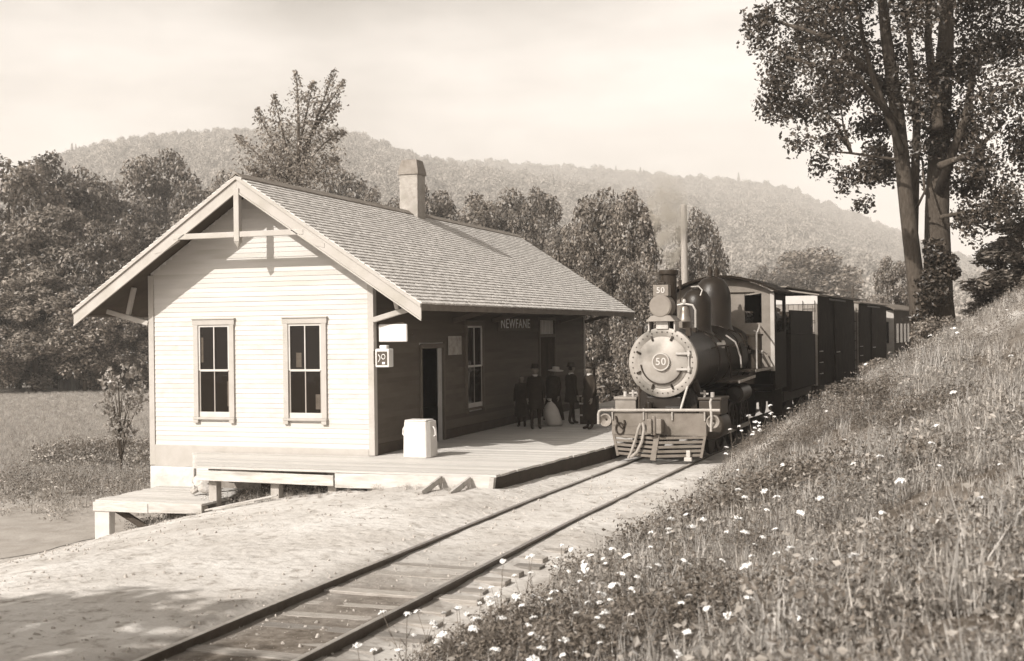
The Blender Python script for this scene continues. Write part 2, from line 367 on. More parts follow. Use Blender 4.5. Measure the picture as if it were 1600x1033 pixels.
def scatter(name, pts, scl, rot, idx, protos, label, cat):
    """one object: a point mesh whose geometry nodes set a small plant mesh on every point"""
    me = bpy.data.meshes.new(name); me.vertices.add(len(pts)); me.vertices.foreach_set('co', np.asarray(pts, np.float32).ravel())
    for nm, ty, val in (('p_scale', 'FLOAT_VECTOR', scl), ('p_rot', 'FLOAT_VECTOR', rot), ('p_idx', 'INT', idx)):
        at = me.attributes.new(nm, ty, 'POINT'); at.data.foreach_set('vector' if ty == 'FLOAT_VECTOR' else 'value', np.asarray(val, np.float32 if ty != 'INT' else np.int32).ravel())
    o = bpy.data.objects.new(name, me); COL.objects.link(o)
    pc = bpy.data.collections.new(name + '_kinds')
    for i, (pm, mat) in enumerate(protos):
        if not pm.materials: pm.materials.append(mat)
        pc.objects.link(bpy.data.objects.new('%s_kind_%02d' % (name, i), pm))
    g = bpy.data.node_groups.new(name + '_nodes', 'GeometryNodeTree')
    g.interface.new_socket('Geometry', in_out='INPUT', socket_type='NodeSocketGeometry'); g.interface.new_socket('Geometry', in_out='OUTPUT', socket_type='NodeSocketGeometry')
    gi = g.nodes.new('NodeGroupInput'); go = g.nodes.new('NodeGroupOutput'); ci = g.nodes.new('GeometryNodeCollectionInfo'); ci.inputs[0].default_value = pc; ci.inputs[1].default_value = True; ci.inputs[2].default_value = True
    ip = g.nodes.new('GeometryNodeInstanceOnPoints'); ip.inputs['Pick Instance'].default_value = True
    def attr(nm, dt): n_ = g.nodes.new('GeometryNodeInputNamedAttribute'); n_.data_type = dt; n_.inputs[0].default_value = nm; return n_.outputs[0]
    g.links.new(gi.outputs[0], ip.inputs['Points']); g.links.new(ci.outputs[0], ip.inputs['Instance']); g.links.new(attr('p_idx', 'INT'), ip.inputs['Instance Index'])
    e2r = g.nodes.new('FunctionNodeEulerToRotation'); g.links.new(attr('p_rot', 'FLOAT_VECTOR'), e2r.inputs[0])
    g.links.new(e2r.outputs[0], ip.inputs['Rotation']); g.links.new(attr('p_scale', 'FLOAT_VECTOR'), ip.inputs['Scale']); g.links.new(ip.outputs[0], go.inputs[0])
    md = o.modifiers.new('scatter', 'NODES'); md.node_group = g
    return tag(o, label, cat, kind='stuff')
def far_tree_mesh(seed, conif=False, n=420):
    r = np.random.default_rng(seed); nb = 9; bc = rand_dirs(nb, r) * .55; bc[:, 2] = np.abs(bc[:, 2]) * .9
    if conif:
        z = r.random(n) ** .8 * 2.4; rad = (2.5 - z) * .26; a = r.random(n) * 6.28; rr_ = rad * np.sqrt(.4 + .6 * r.random(n)); pos = np.stack([rr_ * np.cos(a), rr_ * np.sin(a), z], 1); nn = np.stack([np.cos(a), np.sin(a), np.full(n, .5)], 1)
    else:
        w = r.integers(0, nb, n); d = rand_dirs(n, r); rad = (.38 + .16 * r.random(nb))[w] * (.75 + .3 * r.random(n)); pos = bc[w] + d * rad[:, None] + np.array([0, 0, .75]); nn = d
    nn = nn + .6 * r.normal(size=(n, 3)); nn /= np.linalg.norm(nn, axis=1)[:, None]
    V = leaf_quads(pos, nn, r.uniform(.12, .26, n), r, .8); return np_mesh('far_tree', V, quad_idx(n))
far_kinds = [(far_tree_mesh(300 + i, i >= 5), woodm_) for i, woodm_ in enumerate([leafmat('wood_far', .30, .1, .75, 1.2)] * 7)]
def woods(name, hl, n, smin, smax, seed, label):
    us, dist, G = hl; r = np.random.default_rng(seed); k, m = G.shape[:2]
    a = r.random(n) * (k - 1.001); bq = np.minimum((r.random(n) ** .75) * 27, m - 1.01); ai = a.astype(int); bi = bq.astype(int)
    fa = (a - ai)[:, None]; fb = (bq - bi)[:, None]
    p = (G[ai, bi] * (1 - fa) + G[ai + 1, bi] * fa) * (1 - fb) + (G[ai, bi + 1] * (1 - fa) + G[ai + 1, bi + 1] * fa) * fb
    s = smin + (smax - smin) * r.random(n) ** 1.6; sc = np.stack([s, s, s * r.uniform(.9, 1.4, n)], 1)
    rot = np.zeros((n, 3)); rot[:, 2] = r.random(n) * 6.28
    idx = np.where(r.random(n) < .01, r.integers(5, 7, n), r.integers(0, 5, n))
    return scatter(name, p, sc, rot, idx, far_kinds, label, 'woodland')
woods('hillside_woodland', hA, 22000, 3.5, 7.0, 21, 'mixed woodland covering the left hillside behind the station')
woods('hillside_woodland', hB, 24000, 4.5, 8.5, 22, 'faint woodland on the far hill behind the train')

# ------------------------------------------------------------------ railway track
track = bpy.data.objects.new('railway_track', None); COL.objects.link(track); tag(track, kind='structure')
steel = mk('rail_steel', .085, .5, .3, 6, .15, 40, metal=.3)
railtop = mk('rail_head', .42, .35, .2, 8, 0, metal=.7)
tie_m = mk('tie_wood', .31, .9, .35, 5, .5, 25, orand=.35, stretch=(1, 9, 9))
ys = np.arange(2, 100, .8)
prof = [(-.065, -.15), (.065, -.15), (.065, -.138), (.009, -.12), (.009, -.04), (.035, -.03), (.035, -.004), (.026, 0), (-.026, 0), (-.035, -.004), (-.035, -.03), (-.009, -.04), (-.009, -.12), (-.065, -.138)]
for sd in (-.7535, .7535):
    vs = []; fs = []; kk = len(prof)
    for y in ys:
        hd = heading(float(y)); cx0 = float(xc(y))
        for (a, z) in prof: vs.append((cx0 + (sd + a) * math.cos(hd), y - (sd + a) * math.sin(hd), z + .006 * math.sin(y * .7 + sd)))
    for i in range(len(ys) - 1):
        for j in range(kk): fs.append((i * kk + j, i * kk + (j + 1) % kk, (i + 1) * kk + (j + 1) % kk, (i + 1) * kk + j))
    m = MB(); m.add(vs, fs); r = m.build('rail', steel, track)
    r.data.materials.append(railtop)
    for p in r.data.polygons:
        if p.index % kk == 7 or p.index % kk == 6 or p.index % kk == 8: p.material_index = 1
tm = MB(); tm.box(-1.24, 1.24, -.11, .11, -.16, 0); tie0 = tm.build('tie', tie_m, track, bevel=.012); tie_me = tie0.data
rr = random.Random(4); first = True
for i in range(72):
    y = 4.0 + i * .58 + rr.uniform(-.05, .05)
    o = tie0 if first else tie0.copy()
    if not first: COL.objects.link(o)
    first = False
    hd = heading(y); off = rr.uniform(-.09, .09)
    o.location = (float(xc(y)) + off * math.cos(hd), y, -.098 + rr.uniform(-.02, .012)); o.rotation_euler = (rr.uniform(-.02, .02), rr.uniform(-.006, .006), -hd + rr.uniform(-.03, .03))
    o.scale = (rr.uniform(.98, 1.1), rr.uniform(.85, 1.15), 1)

# ------------------------------------------------------------------ station building
SX0, SX1, SY0, SY1, CX0 = -18.14, -12.13, 25.22, 43.0, -15.13
RUN, APEX, EAVE, RY0, RY1 = 4.55, 6.83, 3.83, 24.36, 44.3
SL = (APEX - EAVE) / RUN; TH = math.atan(SL); SLEN = RUN / math.cos(TH)
def roofz(x): return APEX - SL * abs(x - CX0)
white = mk('white_paint', .53, .75, .05, 2.5, .12, 60, orand=.06, stain=.13, stain_scale=3.0)
trim = mk('trim_paint', .40, .75, .08, 3, .12, 50, orand=.05, stain=.12)
shell = mk('wall_backing', .60, .9, .1)
soff = mk('soffit_boards', .05, .9, .2, 3)  # soffit colour darkened to hold the shade under the eaves
darkin = mk('dark_interior', .03, .95, .2)
shing = leafmat('shingle', .56, 0.0, .84, 1.08, 0, (1, 1)); shing1 = leafmat('shingle_single', .56, 0.0, 1, 1, 0, (.84, 1.08))
glass = bpy.data.materials.new('window_glass'); glass.use_nodes = True
gb = glass.node_tree.nodes['Principled BSDF']; gb.inputs['Base Color'].default_value = T(.006); gb.inputs['Roughness'].default_value = .05; gb.inputs['Specular IOR Level'].default_value = .3
nzg = glass.node_tree.nodes.new('ShaderNodeTexNoise'); nzg.inputs['Scale'].default_value = 2.5; bpg = glass.node_tree.nodes.new('ShaderNodeBump'); bpg.inputs['Strength'].default_value = .35; bpg.inputs['Distance'].default_value = .02
glass.node_tree.links.new(nzg.outputs[0], bpg.inputs['Height']); glass.node_tree.links.new(bpg.outputs[0], gb.inputs['Normal'])

st = thing('station_building', 'white clapboard railway station with shingled gable roof beside the track', 'building', (CX0, 34, 0))
DOOR1 = (27.95, 29.35); DOOR2 = (37.5, 39.3); WIN3 = (30.95, 32.4)
wz = roofz(SX1) - .17
def wallpart(mb, name='wall'): return mb.build(name, shell, st)
m = MB(); m.prism([(SX0 + .02, -.3), (SX1 - .02, -.3), (SX1 - .02, wz), (CX0, APEX - .2), (SX0 + .02, wz)], 'y', SY0 + .02, SY0 + .14); wallpart(m)
m = MB(); m.prism([(SX0 + .02, -.3), (SX1 - .02, -.3), (SX1 - .02, wz), (CX0, APEX - .2), (SX0 + .02, wz)], 'y', SY1 - .14, SY1 - .02); wallpart(m)
m = MB(); m.box(SX0 + .02, SX0 + .14, SY0 + .14, SY1 - .14, -1.2, wz); wallpart(m)
m = MB(); m.box(SX1 - .14, SX1 - .02, SY0 + .14, DOOR1[0], -.1, wz); m.box(SX1 - .14, SX1 - .02, DOOR1[1], SY1 - .14, -.1, wz); m.box(SX1 - .14, SX1 - .02, DOOR1[0], DOOR1[1], 2.75, wz); wallpart(m)
m = MB(); m.box(SX0 + .15, SX1 - .15, SY0 + .15, SY1 - .15, .28, .34); m.build('floor', darkin, st)
m = MB(); m.box(SX0 + 2, SX1 - 1.6, 26.6, 26.66, .34, 4); m.box(SX1 - 2.2, SX1 - 2.14, 26.7, 31, .34, 4); m.build('partition', darkin, st)

# clapboards, each a lapped wedge sharing one mesh
cb = MB(); cb.add([(0, 0, 0), (1, 0, 0), (1, -.017, 0), (0, -.017, 0), (0, -.004, .122), (1, -.004, .122), (1, .004, .122), (0, .004, .122)],
                  [(0, 1, 2, 3), (3, 2, 5, 4), (4, 5, 6, 7), (0, 3, 4, 7), (1, 6, 5, 2), (0, 7, 6, 1)])
cb0 = cb.build('clapboard', white, None); cbm = cb0.data; bpy.data.objects.remove(cb0)
cbs = cbm.copy(); cbs.materials.clear(); cbs.materials.append(mk('white_paint_shaded', .10, .85, .15, 2.5, .12, 60, orand=.12, stain=.2))  # platform-side copy of the white paint, darkened to stand in for shade
PITCH = .115
def clap(p, length, rz, me=None):
    o = link_mesh('clapboard', me or cbm, None, st, p); o.scale = (length, 1, 1); o.rotation_euler = (rr.uniform(-.012, .012), 0, rz + 0); return o
W1 = (-16.89, -15.77, 1.08, 3.53); W2 = (-14.44, -13.31, 1.08, 3.53)
z = .50; row = 0
while z < APEX - .5:
    zt = z + PITCH
    hw = min(SX1 - CX0, (APEX - .17 - zt) / SL) - .015
    a, b_ = CX0 - hw, CX0 + hw
    if z < 4.3: a, b_ = SX0 + .125, SX1 - .125
    segs = [(a, b_)]
    if z + .06 > W1[2] and z + .05 < W1[3]: segs = [(a, W1[0] + .02), (W1[1] - .02, W2[0] + .02), (W2[1] - .02, b_)]
    for s0, s1 in segs:
        if s1 - s0 > .1: clap((s0, SY0 + .012 + rr.uniform(-.0015, .0015), z + rr.uniform(-.003, .003)), s1 - s0, rr.uniform(-.0004, .0004))
    z += PITCH; row += 1
z = .60
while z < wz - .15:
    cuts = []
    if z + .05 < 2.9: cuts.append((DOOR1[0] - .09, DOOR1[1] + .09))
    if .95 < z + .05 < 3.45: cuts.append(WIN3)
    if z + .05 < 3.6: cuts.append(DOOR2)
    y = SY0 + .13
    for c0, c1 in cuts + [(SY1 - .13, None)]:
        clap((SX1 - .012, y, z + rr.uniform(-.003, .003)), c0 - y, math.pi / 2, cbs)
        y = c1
    z += PITCH

# corner boards, skirt, frieze
def part(name, mat, *boxes, parent=None, bevel=.006):
    m = MB()
    for b in boxes: m.box(*b)
    return m.build(name, mat, parent or st, bevel=bevel)
for x0, x1 in ((SX0 - .03, SX0 + .12), (SX1 - .12, SX1 + .03)): part('corner_board', trim, (x0, x1, SY0 - .03, SY0 + .02, .0 if x0 < -15 else .352, roofz(x0) - .2))
part('corner_board', trim, (SX1 - .02, SX1 + .031, SY0 + .021, SY0 + .14, .352, roofz(SX1) - .2)); part('corner_board', trim, (SX1 - .02, SX1 + .031, SY1 - .13, SY1 + .03, .352, roofz(SX1) - .2))
part('skirt_board', trim, (SX0 + .122, SX1 - .122, SY0 - .034, SY0 + .016, -.02, .50))
part('skirt_board', mk('skirt_paint_shaded', .06, .85, .2, 3), (SX1 - .016, SX1 + .034, SY0 + .142, DOOR1[0] - .1, .352, .60)); part('skirt_board', MATS['skirt_paint_shaded'], (SX1 - .016, SX1 + .034, DOOR1[1] + .1, DOOR2[0] - .1, .352, .60)); part('skirt_board', MATS['skirt_paint_shaded'], (SX1 - .016, SX1 + .034, DOOR2[1] + .1, SY1 - .14, .352, .60))  # platform-side skirt uses a darkened trim colour as painted shade
m = MB(); m.box(SX0 - .02, -16.9, SY0 - .05, SY0 + .5, -1.0, -.021); fo = m.build('foundation', mk('whitewashed_stone', .56, .95, .12, 4, .9, 9, stain=.25), st, bevel=.03)
m = MB(); m.box(-16.88, SX1 - .1, SY0 + .03, SY0 + .5, -1.0, -.03); m.build('foundation', mk('foundation_stone', .22, .95, .4, 3, .9, 6), st)

def window(axis, a0, a1, z0, z1, plane, parent, casing=.13, wmat=trim):
    """double-hung window of four lights; axis 'x' = in the gable wall facing -y, 'y' = in the trackside wall facing +x"""
    def bx(m, a, b, d0, d1, z_0, z_1):
        if axis == 'x': m.box(a, b, plane - d1, plane - d0, z_0, z_1)
        else: m.box(plane + d0, plane + d1, a, b, z_0, z_1)
    def one(name, mat, par, *bs, bevel=.004):
        m = MB()
        for q in bs: bx(m, *q)
        return m.build(name, mat, par, bevel=bevel)
    w = one('window', glass, parent, (a0 + casing, a1 - casing, -.015, -.010, z0 + .16, z1 - casing), bevel=0)
    one('casing', wmat, w, (a0, a0 + casing, -.02, .05, z0 + .11, z1 - casing)); one('casing', wmat, w, (a1 - casing, a1, -.02, .05, z0 + .11, z1 - casing))
    one('head_casing', wmat, w, (a0 - .02, a1 + .02, -.02, .055, z1 - casing + .002, z1)); one('drip_cap', wmat, w, (a0 - .035, a1 + .035, -.02, .08, z1 + .002, z1 + .03))
    one('sill', wmat, w, (a0 - .01, a1 + .01, -.02, .085, z0 + .055, z0 + .108))
    for e0, e1 in ((a0, a0 + .13), (a1 - .13, a1)): one('sill_bracket', wmat, w, (e0, e1, -.02, .075, z0 - .03, z0 + .052))
    i0, i1 = a0 + casing, a1 - casing; zm = (z0 + .13 + z1 - casing) / 2; mid = (i0 + i1) / 2
    sm = mk('sash_paint', .50, .7, .1)
    one('upper_sash', sm, w, (i0, i0 + .045, -.009, .022, zm, z1 - casing), (i1 - .045, i1, -.009, .022, zm, z1 - casing), (i0 + .046, i1 - .046, -.009, .022, z1 - casing - .05, z1 - casing), (i0 + .046, i1 - .046, -.009, .024, zm - .02, zm + .03), (mid - .013, mid + .013, -.009, .018, zm + .031, z1 - casing - .051), bevel=0)
    one('lower_sash', mk('lower_sash_paint', .30, .7, .1), w, (i0, i0 + .045, -.009, .004, z0 + .16, zm - .022), (i1 - .045, i1, -.009, .004, z0 + .16, zm - .022), (mid - .013, mid + .013, -.009, .003, z0 + .2, zm - .022), bevel=0)
    one('bottom_rail', sm, w, (i0, i1, -.009, .008, z0 + .11, z0 + .235), bevel=0)
    return w
w1 = window('x', *W1, SY0, st); w2 = window('x', *W2, SY0, st)
lace = mk('curtain_cloth', .07, .95, .3, 8)
for w_, bs in ((w1, ((-15.99, -15.95, 1.45, 2.05), (-16.70, -16.64, 2.5, 3.1))), (w2, ((-14.12, -13.98, 2.38, 2.72), (-13.62, -13.50, 1.4, 1.75)))):
    for a, b, c, d in bs: m = MB(); m.box(a, b, SY0 + .0085, SY0 + .0095, c, d); m.build('curtain', lace, w_)
shade_trim = mk('trim_paint_shaded', .11, .8, .15, 3)  # darker copy of the trim paint, standing in for eave shade
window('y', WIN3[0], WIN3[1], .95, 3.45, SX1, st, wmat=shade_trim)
# doors on the platform side
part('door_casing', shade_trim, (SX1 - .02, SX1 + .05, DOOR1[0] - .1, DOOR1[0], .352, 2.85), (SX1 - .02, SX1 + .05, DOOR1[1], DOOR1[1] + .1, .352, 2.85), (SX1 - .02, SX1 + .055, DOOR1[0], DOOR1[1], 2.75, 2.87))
dm = mk('door_paint', .04, .9, .2, 3, spec=.05)
dr = part('door', dm, (SX1 - .018, SX1 - .002, DOOR2[0] + .1, DOOR2[1] - .1, .36, 2.95)); 
for k_ in range(2):
    y0 = DOOR2[0] + .25 + k_ * .78
    for z0, z1 in ((.5, 1.35), (1.5, 2.75)): part('door_panel', mk('door_panel', .05, .9, .2, spec=.05), (SX1 - .001, SX1 + .012, y0, y0 + .55, z0, z1), parent=dr, bevel=.012)
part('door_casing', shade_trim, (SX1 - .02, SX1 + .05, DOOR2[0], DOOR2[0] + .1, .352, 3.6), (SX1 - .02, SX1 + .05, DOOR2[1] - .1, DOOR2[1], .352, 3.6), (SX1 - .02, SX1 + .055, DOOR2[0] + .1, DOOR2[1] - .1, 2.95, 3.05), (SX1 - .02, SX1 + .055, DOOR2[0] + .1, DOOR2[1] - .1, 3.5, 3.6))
for k_ in range(4):
    y0 = DOOR2[0] + .13 + k_ * .39
    part('transom_pane', mk('transom_reflection', .42, .25, .1), (SX1 - .017, SX1 - .006, y0, y0 + .32, 3.06, 3.49), bevel=0)  # panes coloured pale to imitate light reflected in the glass

# roof: slabs, shingles, rake boards, soffit, ridge, exposed truss and brackets
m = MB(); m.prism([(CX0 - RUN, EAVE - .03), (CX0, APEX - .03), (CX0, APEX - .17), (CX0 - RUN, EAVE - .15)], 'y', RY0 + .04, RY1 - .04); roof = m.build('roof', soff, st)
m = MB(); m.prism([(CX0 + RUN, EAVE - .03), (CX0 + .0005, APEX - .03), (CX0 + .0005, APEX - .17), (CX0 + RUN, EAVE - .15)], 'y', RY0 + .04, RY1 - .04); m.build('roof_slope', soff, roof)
for sg in (-1, 1):
    m = MB(); m.box(min(CX0 + sg * (RUN + .002), CX0 + sg * (RUN + .03)), max(CX0 + sg * (RUN + .002), CX0 + sg * (RUN + .03)), RY0 + .045, RY1 - .045, EAVE - .19, EAVE - .012); m.build('eave_fascia', mk('eave_paint', .13, .9, .2, 3), roof)
sh = MB(); sh.add([(0, 0, 0), (1, 0, 0), (1, 1, 0), (0, 1, 0), (0, 0, .042), (1, 0, .042), (1, 1, .003), (0, 1, .003)], [(4, 5, 6, 7), (0, 1, 5, 4), (1, 2, 6, 5), (3, 0, 4, 7)])
sh0 = sh.build('shingle', shing1, None); shm = sh0.data; bpy.data.objects.remove(sh0)
UV = np.array([(0, 0, 0), (1, 0, 0), (1, 1, 0), (0, 1, 0), (0, 0, .042), (1, 0, .042), (1, 1, .003), (0, 1, .003)], float)
UF = np.array([(4, 5, 6, 7), (0, 1, 5, 4), (1, 2, 6, 5), (3, 0, 4, 7)])
EXPO = .148; NC = int(SLEN / EXPO) + 1
cand = []
for sg in (1, -1):
    A = np.array([-sg * math.cos(TH), 0, math.sin(TH)]); N = np.array([sg * math.sin(TH), 0, math.cos(TH)])
    for i in range(NC):
        base = np.array([CX0 + sg * RUN, 0, EAVE - .03]) + A * (i * EXPO - .04) + N * .004
        y = RY0 - .03 - rr.random() * .1
        while y < RY1 + .02:
            w = rr.uniform(.09, .21); y1 = min(y + w, RY1 + .04); y0 = max(y, RY0 - .03)
            if y1 - y0 > .03:
                jit = rr.uniform(-.008, .008); lift = rr.uniform(0, .006)
                ln = min(.30, SLEN - i * EXPO + .03)
                o_ = base + np.array([0, y0, 0]) + A * jit + N * lift
                d_ = abs(o_[0]) ** 2 + o_[1] ** 2 if sg > 0 else 1e9
                cand.append((d_, tuple(o_), y1 - y0 - .004, ln, sg))
            y += w
cand.sort(key=lambda c: c[0])
for d_, o_, w, ln, sg in cand[:290]:
    s = link_mesh('shingle', shm, None, roof, o_)
    s.rotation_euler = Matrix(((0, -math.cos(TH), math.sin(TH)), (1, 0, 0), (0, math.sin(TH), math.cos(TH)))).to_euler(); s.scale = (w, ln, 1)
VV = []; FFc = []
for i, (d_, o_, w, ln, sg) in enumerate(cand[290:]):
    A = np.array([-sg * math.cos(TH), 0, math.sin(TH)]); N = np.array([sg * math.sin(TH), 0, math.cos(TH)])
    VV.append(np.array(o_) + UV[:, :1] * w * np.array([0, 1, 0]) + UV[:, 1:2] * ln * A + UV[:, 2:] * N); FFc.append(UF + 8 * i)
sme = np_mesh('shingles', np.concatenate(VV) - ORG[roof.name], np.concatenate(FFc)); tag(link_mesh('shingle_courses', sme, shing, roof), kind='stuff')
m = MB(); m.prism([(CX0 - .17, roofz(CX0 - .17) + .02), (CX0, APEX + .03), (CX0 + .17, roofz(CX0 + .17) + .02), (CX0 + .17, roofz(CX0 + .17) + .045), (CX0, APEX + .058), (CX0 - .17, roofz(CX0 - .17) + .045)], 'y', RY0 - .03, RY1 + .03); m.build('ridge_board', mk('ridge_wood', .2, .9, .25), roof)
for yy, dy in ((RY0, -1), (RY1, 1)):
    for sg in (-1, 1):
        def rk(name, o0, o1, t0, t1, mat):
            e = CX0 + sg * (RUN + .03); ze = EAVE - .03 * SL
            pts = [(CX0, APEX + o1), (e, ze + o1), (e, ze + o0), (CX0, APEX + o0)]
            m = MB(); m.prism(pts, 'y', yy + dy * t0, yy + dy * t1); return m.build(name, mat, roof, bevel=.005)
        rk('rake_board', -.36, -.10, -.035, .0, trim); rk('rake_moulding', -.098, -.012, -.035, .045, trim)
        rk('rake_lower_strip', -.40, -.362, -.03, .02, trim)
# truss in the gable peak
ty = RY0 + .04
m = MB(); m.box(CX0 - .07, CX0 + .07, ty - .075, ty + .075, 5.30, APEX - .30); m.add([(CX0 - .07, ty - .075, 5.30), (CX0 + .07, ty - .075, 5.30), (CX0 + .07, ty + .075, 5.30), (CX0 - .07, ty + .075, 5.30), (CX0, ty, 5.14)], [(0, 1, 4), (1, 2, 4), (2, 3, 4), (3, 0, 4)]); m.build('king_post', trim, st, bevel=.012)
for a, b_ in ((-1.72, -.072), (.072, 1.72)): part('tie_beam', trim, (CX0 + a, CX0 + b_, ty - .06, ty + .06, 5.40, 5.53), bevel=.012)
for sg in (-1, 1):
    m = MB(); a = CX0 + sg * 1.70; m.prism([(a, 5.55), (a + sg * .55, 5.19), (a + sg * .55, 5.08), (a + sg * .3, 5.14), (a - sg * .12, 5.38)], 'y', ty - .05, ty + .05); m.build('tie_foot', trim, st, bevel=.01)
# eave brackets
def bracket(x, sg, y, mat):
    m = MB(); xe = x + sg * 1.2
    m.bar((x, y, 3.46), (xe, y, roofz(xe) - .26), .12, .12); m.build('eave_bracket', mat, st, bevel=.012)
    m = MB(); m.bar((x + sg * .6, y, 3.46 + .5 * (roofz(xe) - .26 - 3.46) + .07), (x + sg * .42, y, roofz(x + sg * .42) - .2), .10, .10); m.build('bracket_strut', mat, st, bevel=.01)
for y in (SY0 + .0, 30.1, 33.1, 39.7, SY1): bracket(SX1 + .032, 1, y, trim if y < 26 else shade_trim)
for y in (SY0 + .0, 34.5, SY1): bracket(SX0 - .032, -1, y, trim)
# chimney
cm_ = mk('chimney_stucco', .33, .95, .22, 6, .6, 30, stain=.25, stain_scale=3)
m = MB(); m.box(CX0 - .29, CX0 + .31, 34.05, 34.65, 5.9, 7.98); ch = m.build('chimney', cm_, roof, bevel=.015)
m = MB(); a = .335; c0 = (CX0 + .01, 34.35)
m.add([(c0[0] + i * r, c0[1] + j * r, z) for r, z in ((.335, 7.982), (.335, 8.06), (.25, 8.44)) for i, j in ((-1, -1), (1, -1), (1, 1), (-1, 1))],
      [(0, 3, 2, 1), (8, 9, 10, 11)] + [(k + i, k + (i + 1) % 4, k + 4 + (i + 1) % 4, k + 4 + i) for k in (0, 4) for i in range(4)]); m.build('chimney_cap', mk('cap_stone', .22, .95, .25, 5, .5, 25), ch, bevel=.012)
m = MB(); m.box(CX0 - .2, CX0 + .2, 34.15, 34.55, 8.3, 8.45); m.build('flue', darkin, ch)

# ------------------------------------------------------------------ signs and fittings on the platform wall
sg_ = thing('station_name_board', 'long pale station name board on the shaded platform wall', 'sign', (SX1 + .03, 35.1, 3.3))
m = MB(); m.box(SX1 + .03, SX1 + .06, 33.55, 36.6, 3.17, 3.58); m.build('board', mk('dark_sign', .10, .7, .15), sg_, bevel=.006)
m = MB(); m.box(SX1 + .061, SX1 + .066, 33.62, 36.53, 3.21, 3.54); m.build('panel', mk('sign_panel', .12, .7, .12), sg_)
tme = text_mesh('NEWFANE', .44, .004); to = link_mesh('lettering', tme, mk('sign_letter', .85, .7, .05), sg_, (SX1 + .071, 35.08, 3.375)); to.rotation_euler = (math.pi / 2, 0, math.pi / 2); to.scale = (1.22, .9, 1)
ws = thing('hanging_sign', 'blank white rectangular sign hung out from the station corner', 'sign', (-11.7, 25.3, 2.95))
m = MB(); m.box(-12.04, -11.33, 25.33, 25.40, 2.95, 3.36); m.build('sign_face', mk('bright_white', .62, .6, .03, 2), ws, bevel=.03, seg=3)
m = MB(); m.box(-12.095, -11.4, 25.35, 25.38, 3.365, 3.40); m.cyl((-11.2, 25.365, 3.1), (-11.2, 25.365, 3.13), .02, n=8); m.build('hanger', mk('iron', .04, .5, .2, metal=.5), ws)
tb = thing('wall_box', 'small white cased box with a glazed front below the hanging sign', 'box', (-11.86, 25.2, 2.37))
wb = mk('box_white', .68, .6, .08, 4)
m = MB(); m.box(-12.03, -11.69, 25.12, 25.38, 2.38, 2.80); m.box(-11.95, -11.77, 25.17, 25.33, 2.801, 2.88); m.build('case', wb, tb, bevel=.02)
m = MB(); m.box(-11.99, -11.73, 25.108, 25.118, 2.43, 2.74); gl = m.build('glazed_front', mk('box_glass', .07, .15, .2, spec=.5), tb)
m = MB(); m.tube([(-11.95 + .05 * math.sin(t * 3), 25.104, 2.5 + t * .17) for t in np.linspace(0, 1, 9)], .011, 6); m.tube([(-11.82 + .045 * math.cos(t * 6.28), 25.104, 2.62 + .055 * math.sin(t * 6.28)) for t in np.linspace(0, 1, 14)], .009, 6); m.box(-11.85, -11.78, 25.102, 25.106, 2.45, 2.5); m.build('emblem', wb, gl)
m = MB(); m.box(-12.10, -12.035, 25.18, 25.32, 2.45, 2.75); m.build('mount', MATS['iron'], tb)
po = tag(part('poster', mk('poster_paper', .34, .9, .35, 6), (SX1 + .026, SX1 + .032, 29.7, 30.65, 2.55, 3.05), parent=None, bevel=0), None); po.parent = None; po.location = Vector(ORG[st.name])
tag(po, 'pale printed notice pasted on the shaded wall between door and window', 'poster')

# ------------------------------------------------------------------ platforms
dk = mk('deck_plank', .54, .9, .14, 5, .35, 30, orand=.14, stretch=(.5, 8, 8), stain=.12)
fas = mk('deck_fascia', .47, .9, .2, 3, .4, 30, orand=.15, stretch=(.7, 5, 5), stain=.35)
dark_wood = mk('dark_timber', .035, .8, .3, 4, .4, 25)
pf = thing('station_platform', 'low timber platform along the track with sunlit front corner', 'platform', (-10, 30, 0))
def xr(y):
    if y < 28.7: return -8.15 + (y - 22.4) / 6.3 * .70
    return -7.45 + (float(xc(y)) - float(xc(28.7))) - .05 * min(1, (y - 28.7) / 3)
y = 22.4
while y < 47:
    w = .195; yc = y + w / 2
    xl = -15.0 - (yc - 22.4) / 2.8 * 1.9 if yc < SY0 - .05 else (SX1 + .036 if yc < SY1 + .1 else SX1 + .036)
    if yc < 25.2 and y + w > 25.16: w = 25.18 - y
    m = MB(); e0 = rr.uniform(-.015, .015); e1 = rr.uniform(-.02, .02); dz_ = rr.uniform(-.006, .004)
    m.add([(xl + e0, y, .305 + dz_), (xr(y) + e1, y, .305 + dz_), (xr(y + w) + e1, y + w - .008, .305 + dz_), (xl + e0, y + w - .008, .305 + dz_),
           (xl + e0, y, .35 + dz_), (xr(y) + e1, y, .35 + dz_), (xr(y + w) + e1, y + w - .008, .35 + dz_), (xl + e0, y + w - .008, .35 + dz_)],
          [(0, 3, 2, 1), (4, 5, 6, 7), (0, 1, 5, 4), (1, 2, 6, 5), (2, 3, 7, 6), (3, 0, 4, 7)])
    m.build('deck_plank', dk, pf); y += w
    if 25.17 < y < 25.2: y = 25.27
def pb(name, mat, a, b, w, h, up=(0, 0, 1), parent=None, bevel=.01): m = MB(); m.bar(a, b, w, h, up); return m.build(name, mat, parent or pf, bevel=bevel)
pb('edge_board', fas, (-15.0, 22.46, .155), (-11.72, 22.44, .13), .05, .22); pb('edge_board', fas, (-11.68, 22.43, .14), (-8.28, 22.43, .165), .05, .30)
pb('edge_beam', dark_wood, (-8.20, 22.44, .13), (-7.52, 28.7, .13), .12, .33)  # edge beam near black: the shade on its face is put into the colour
pts = [(xr(y) - .07, y) for y in (28.72, 33, 38, 43, 46.9)]
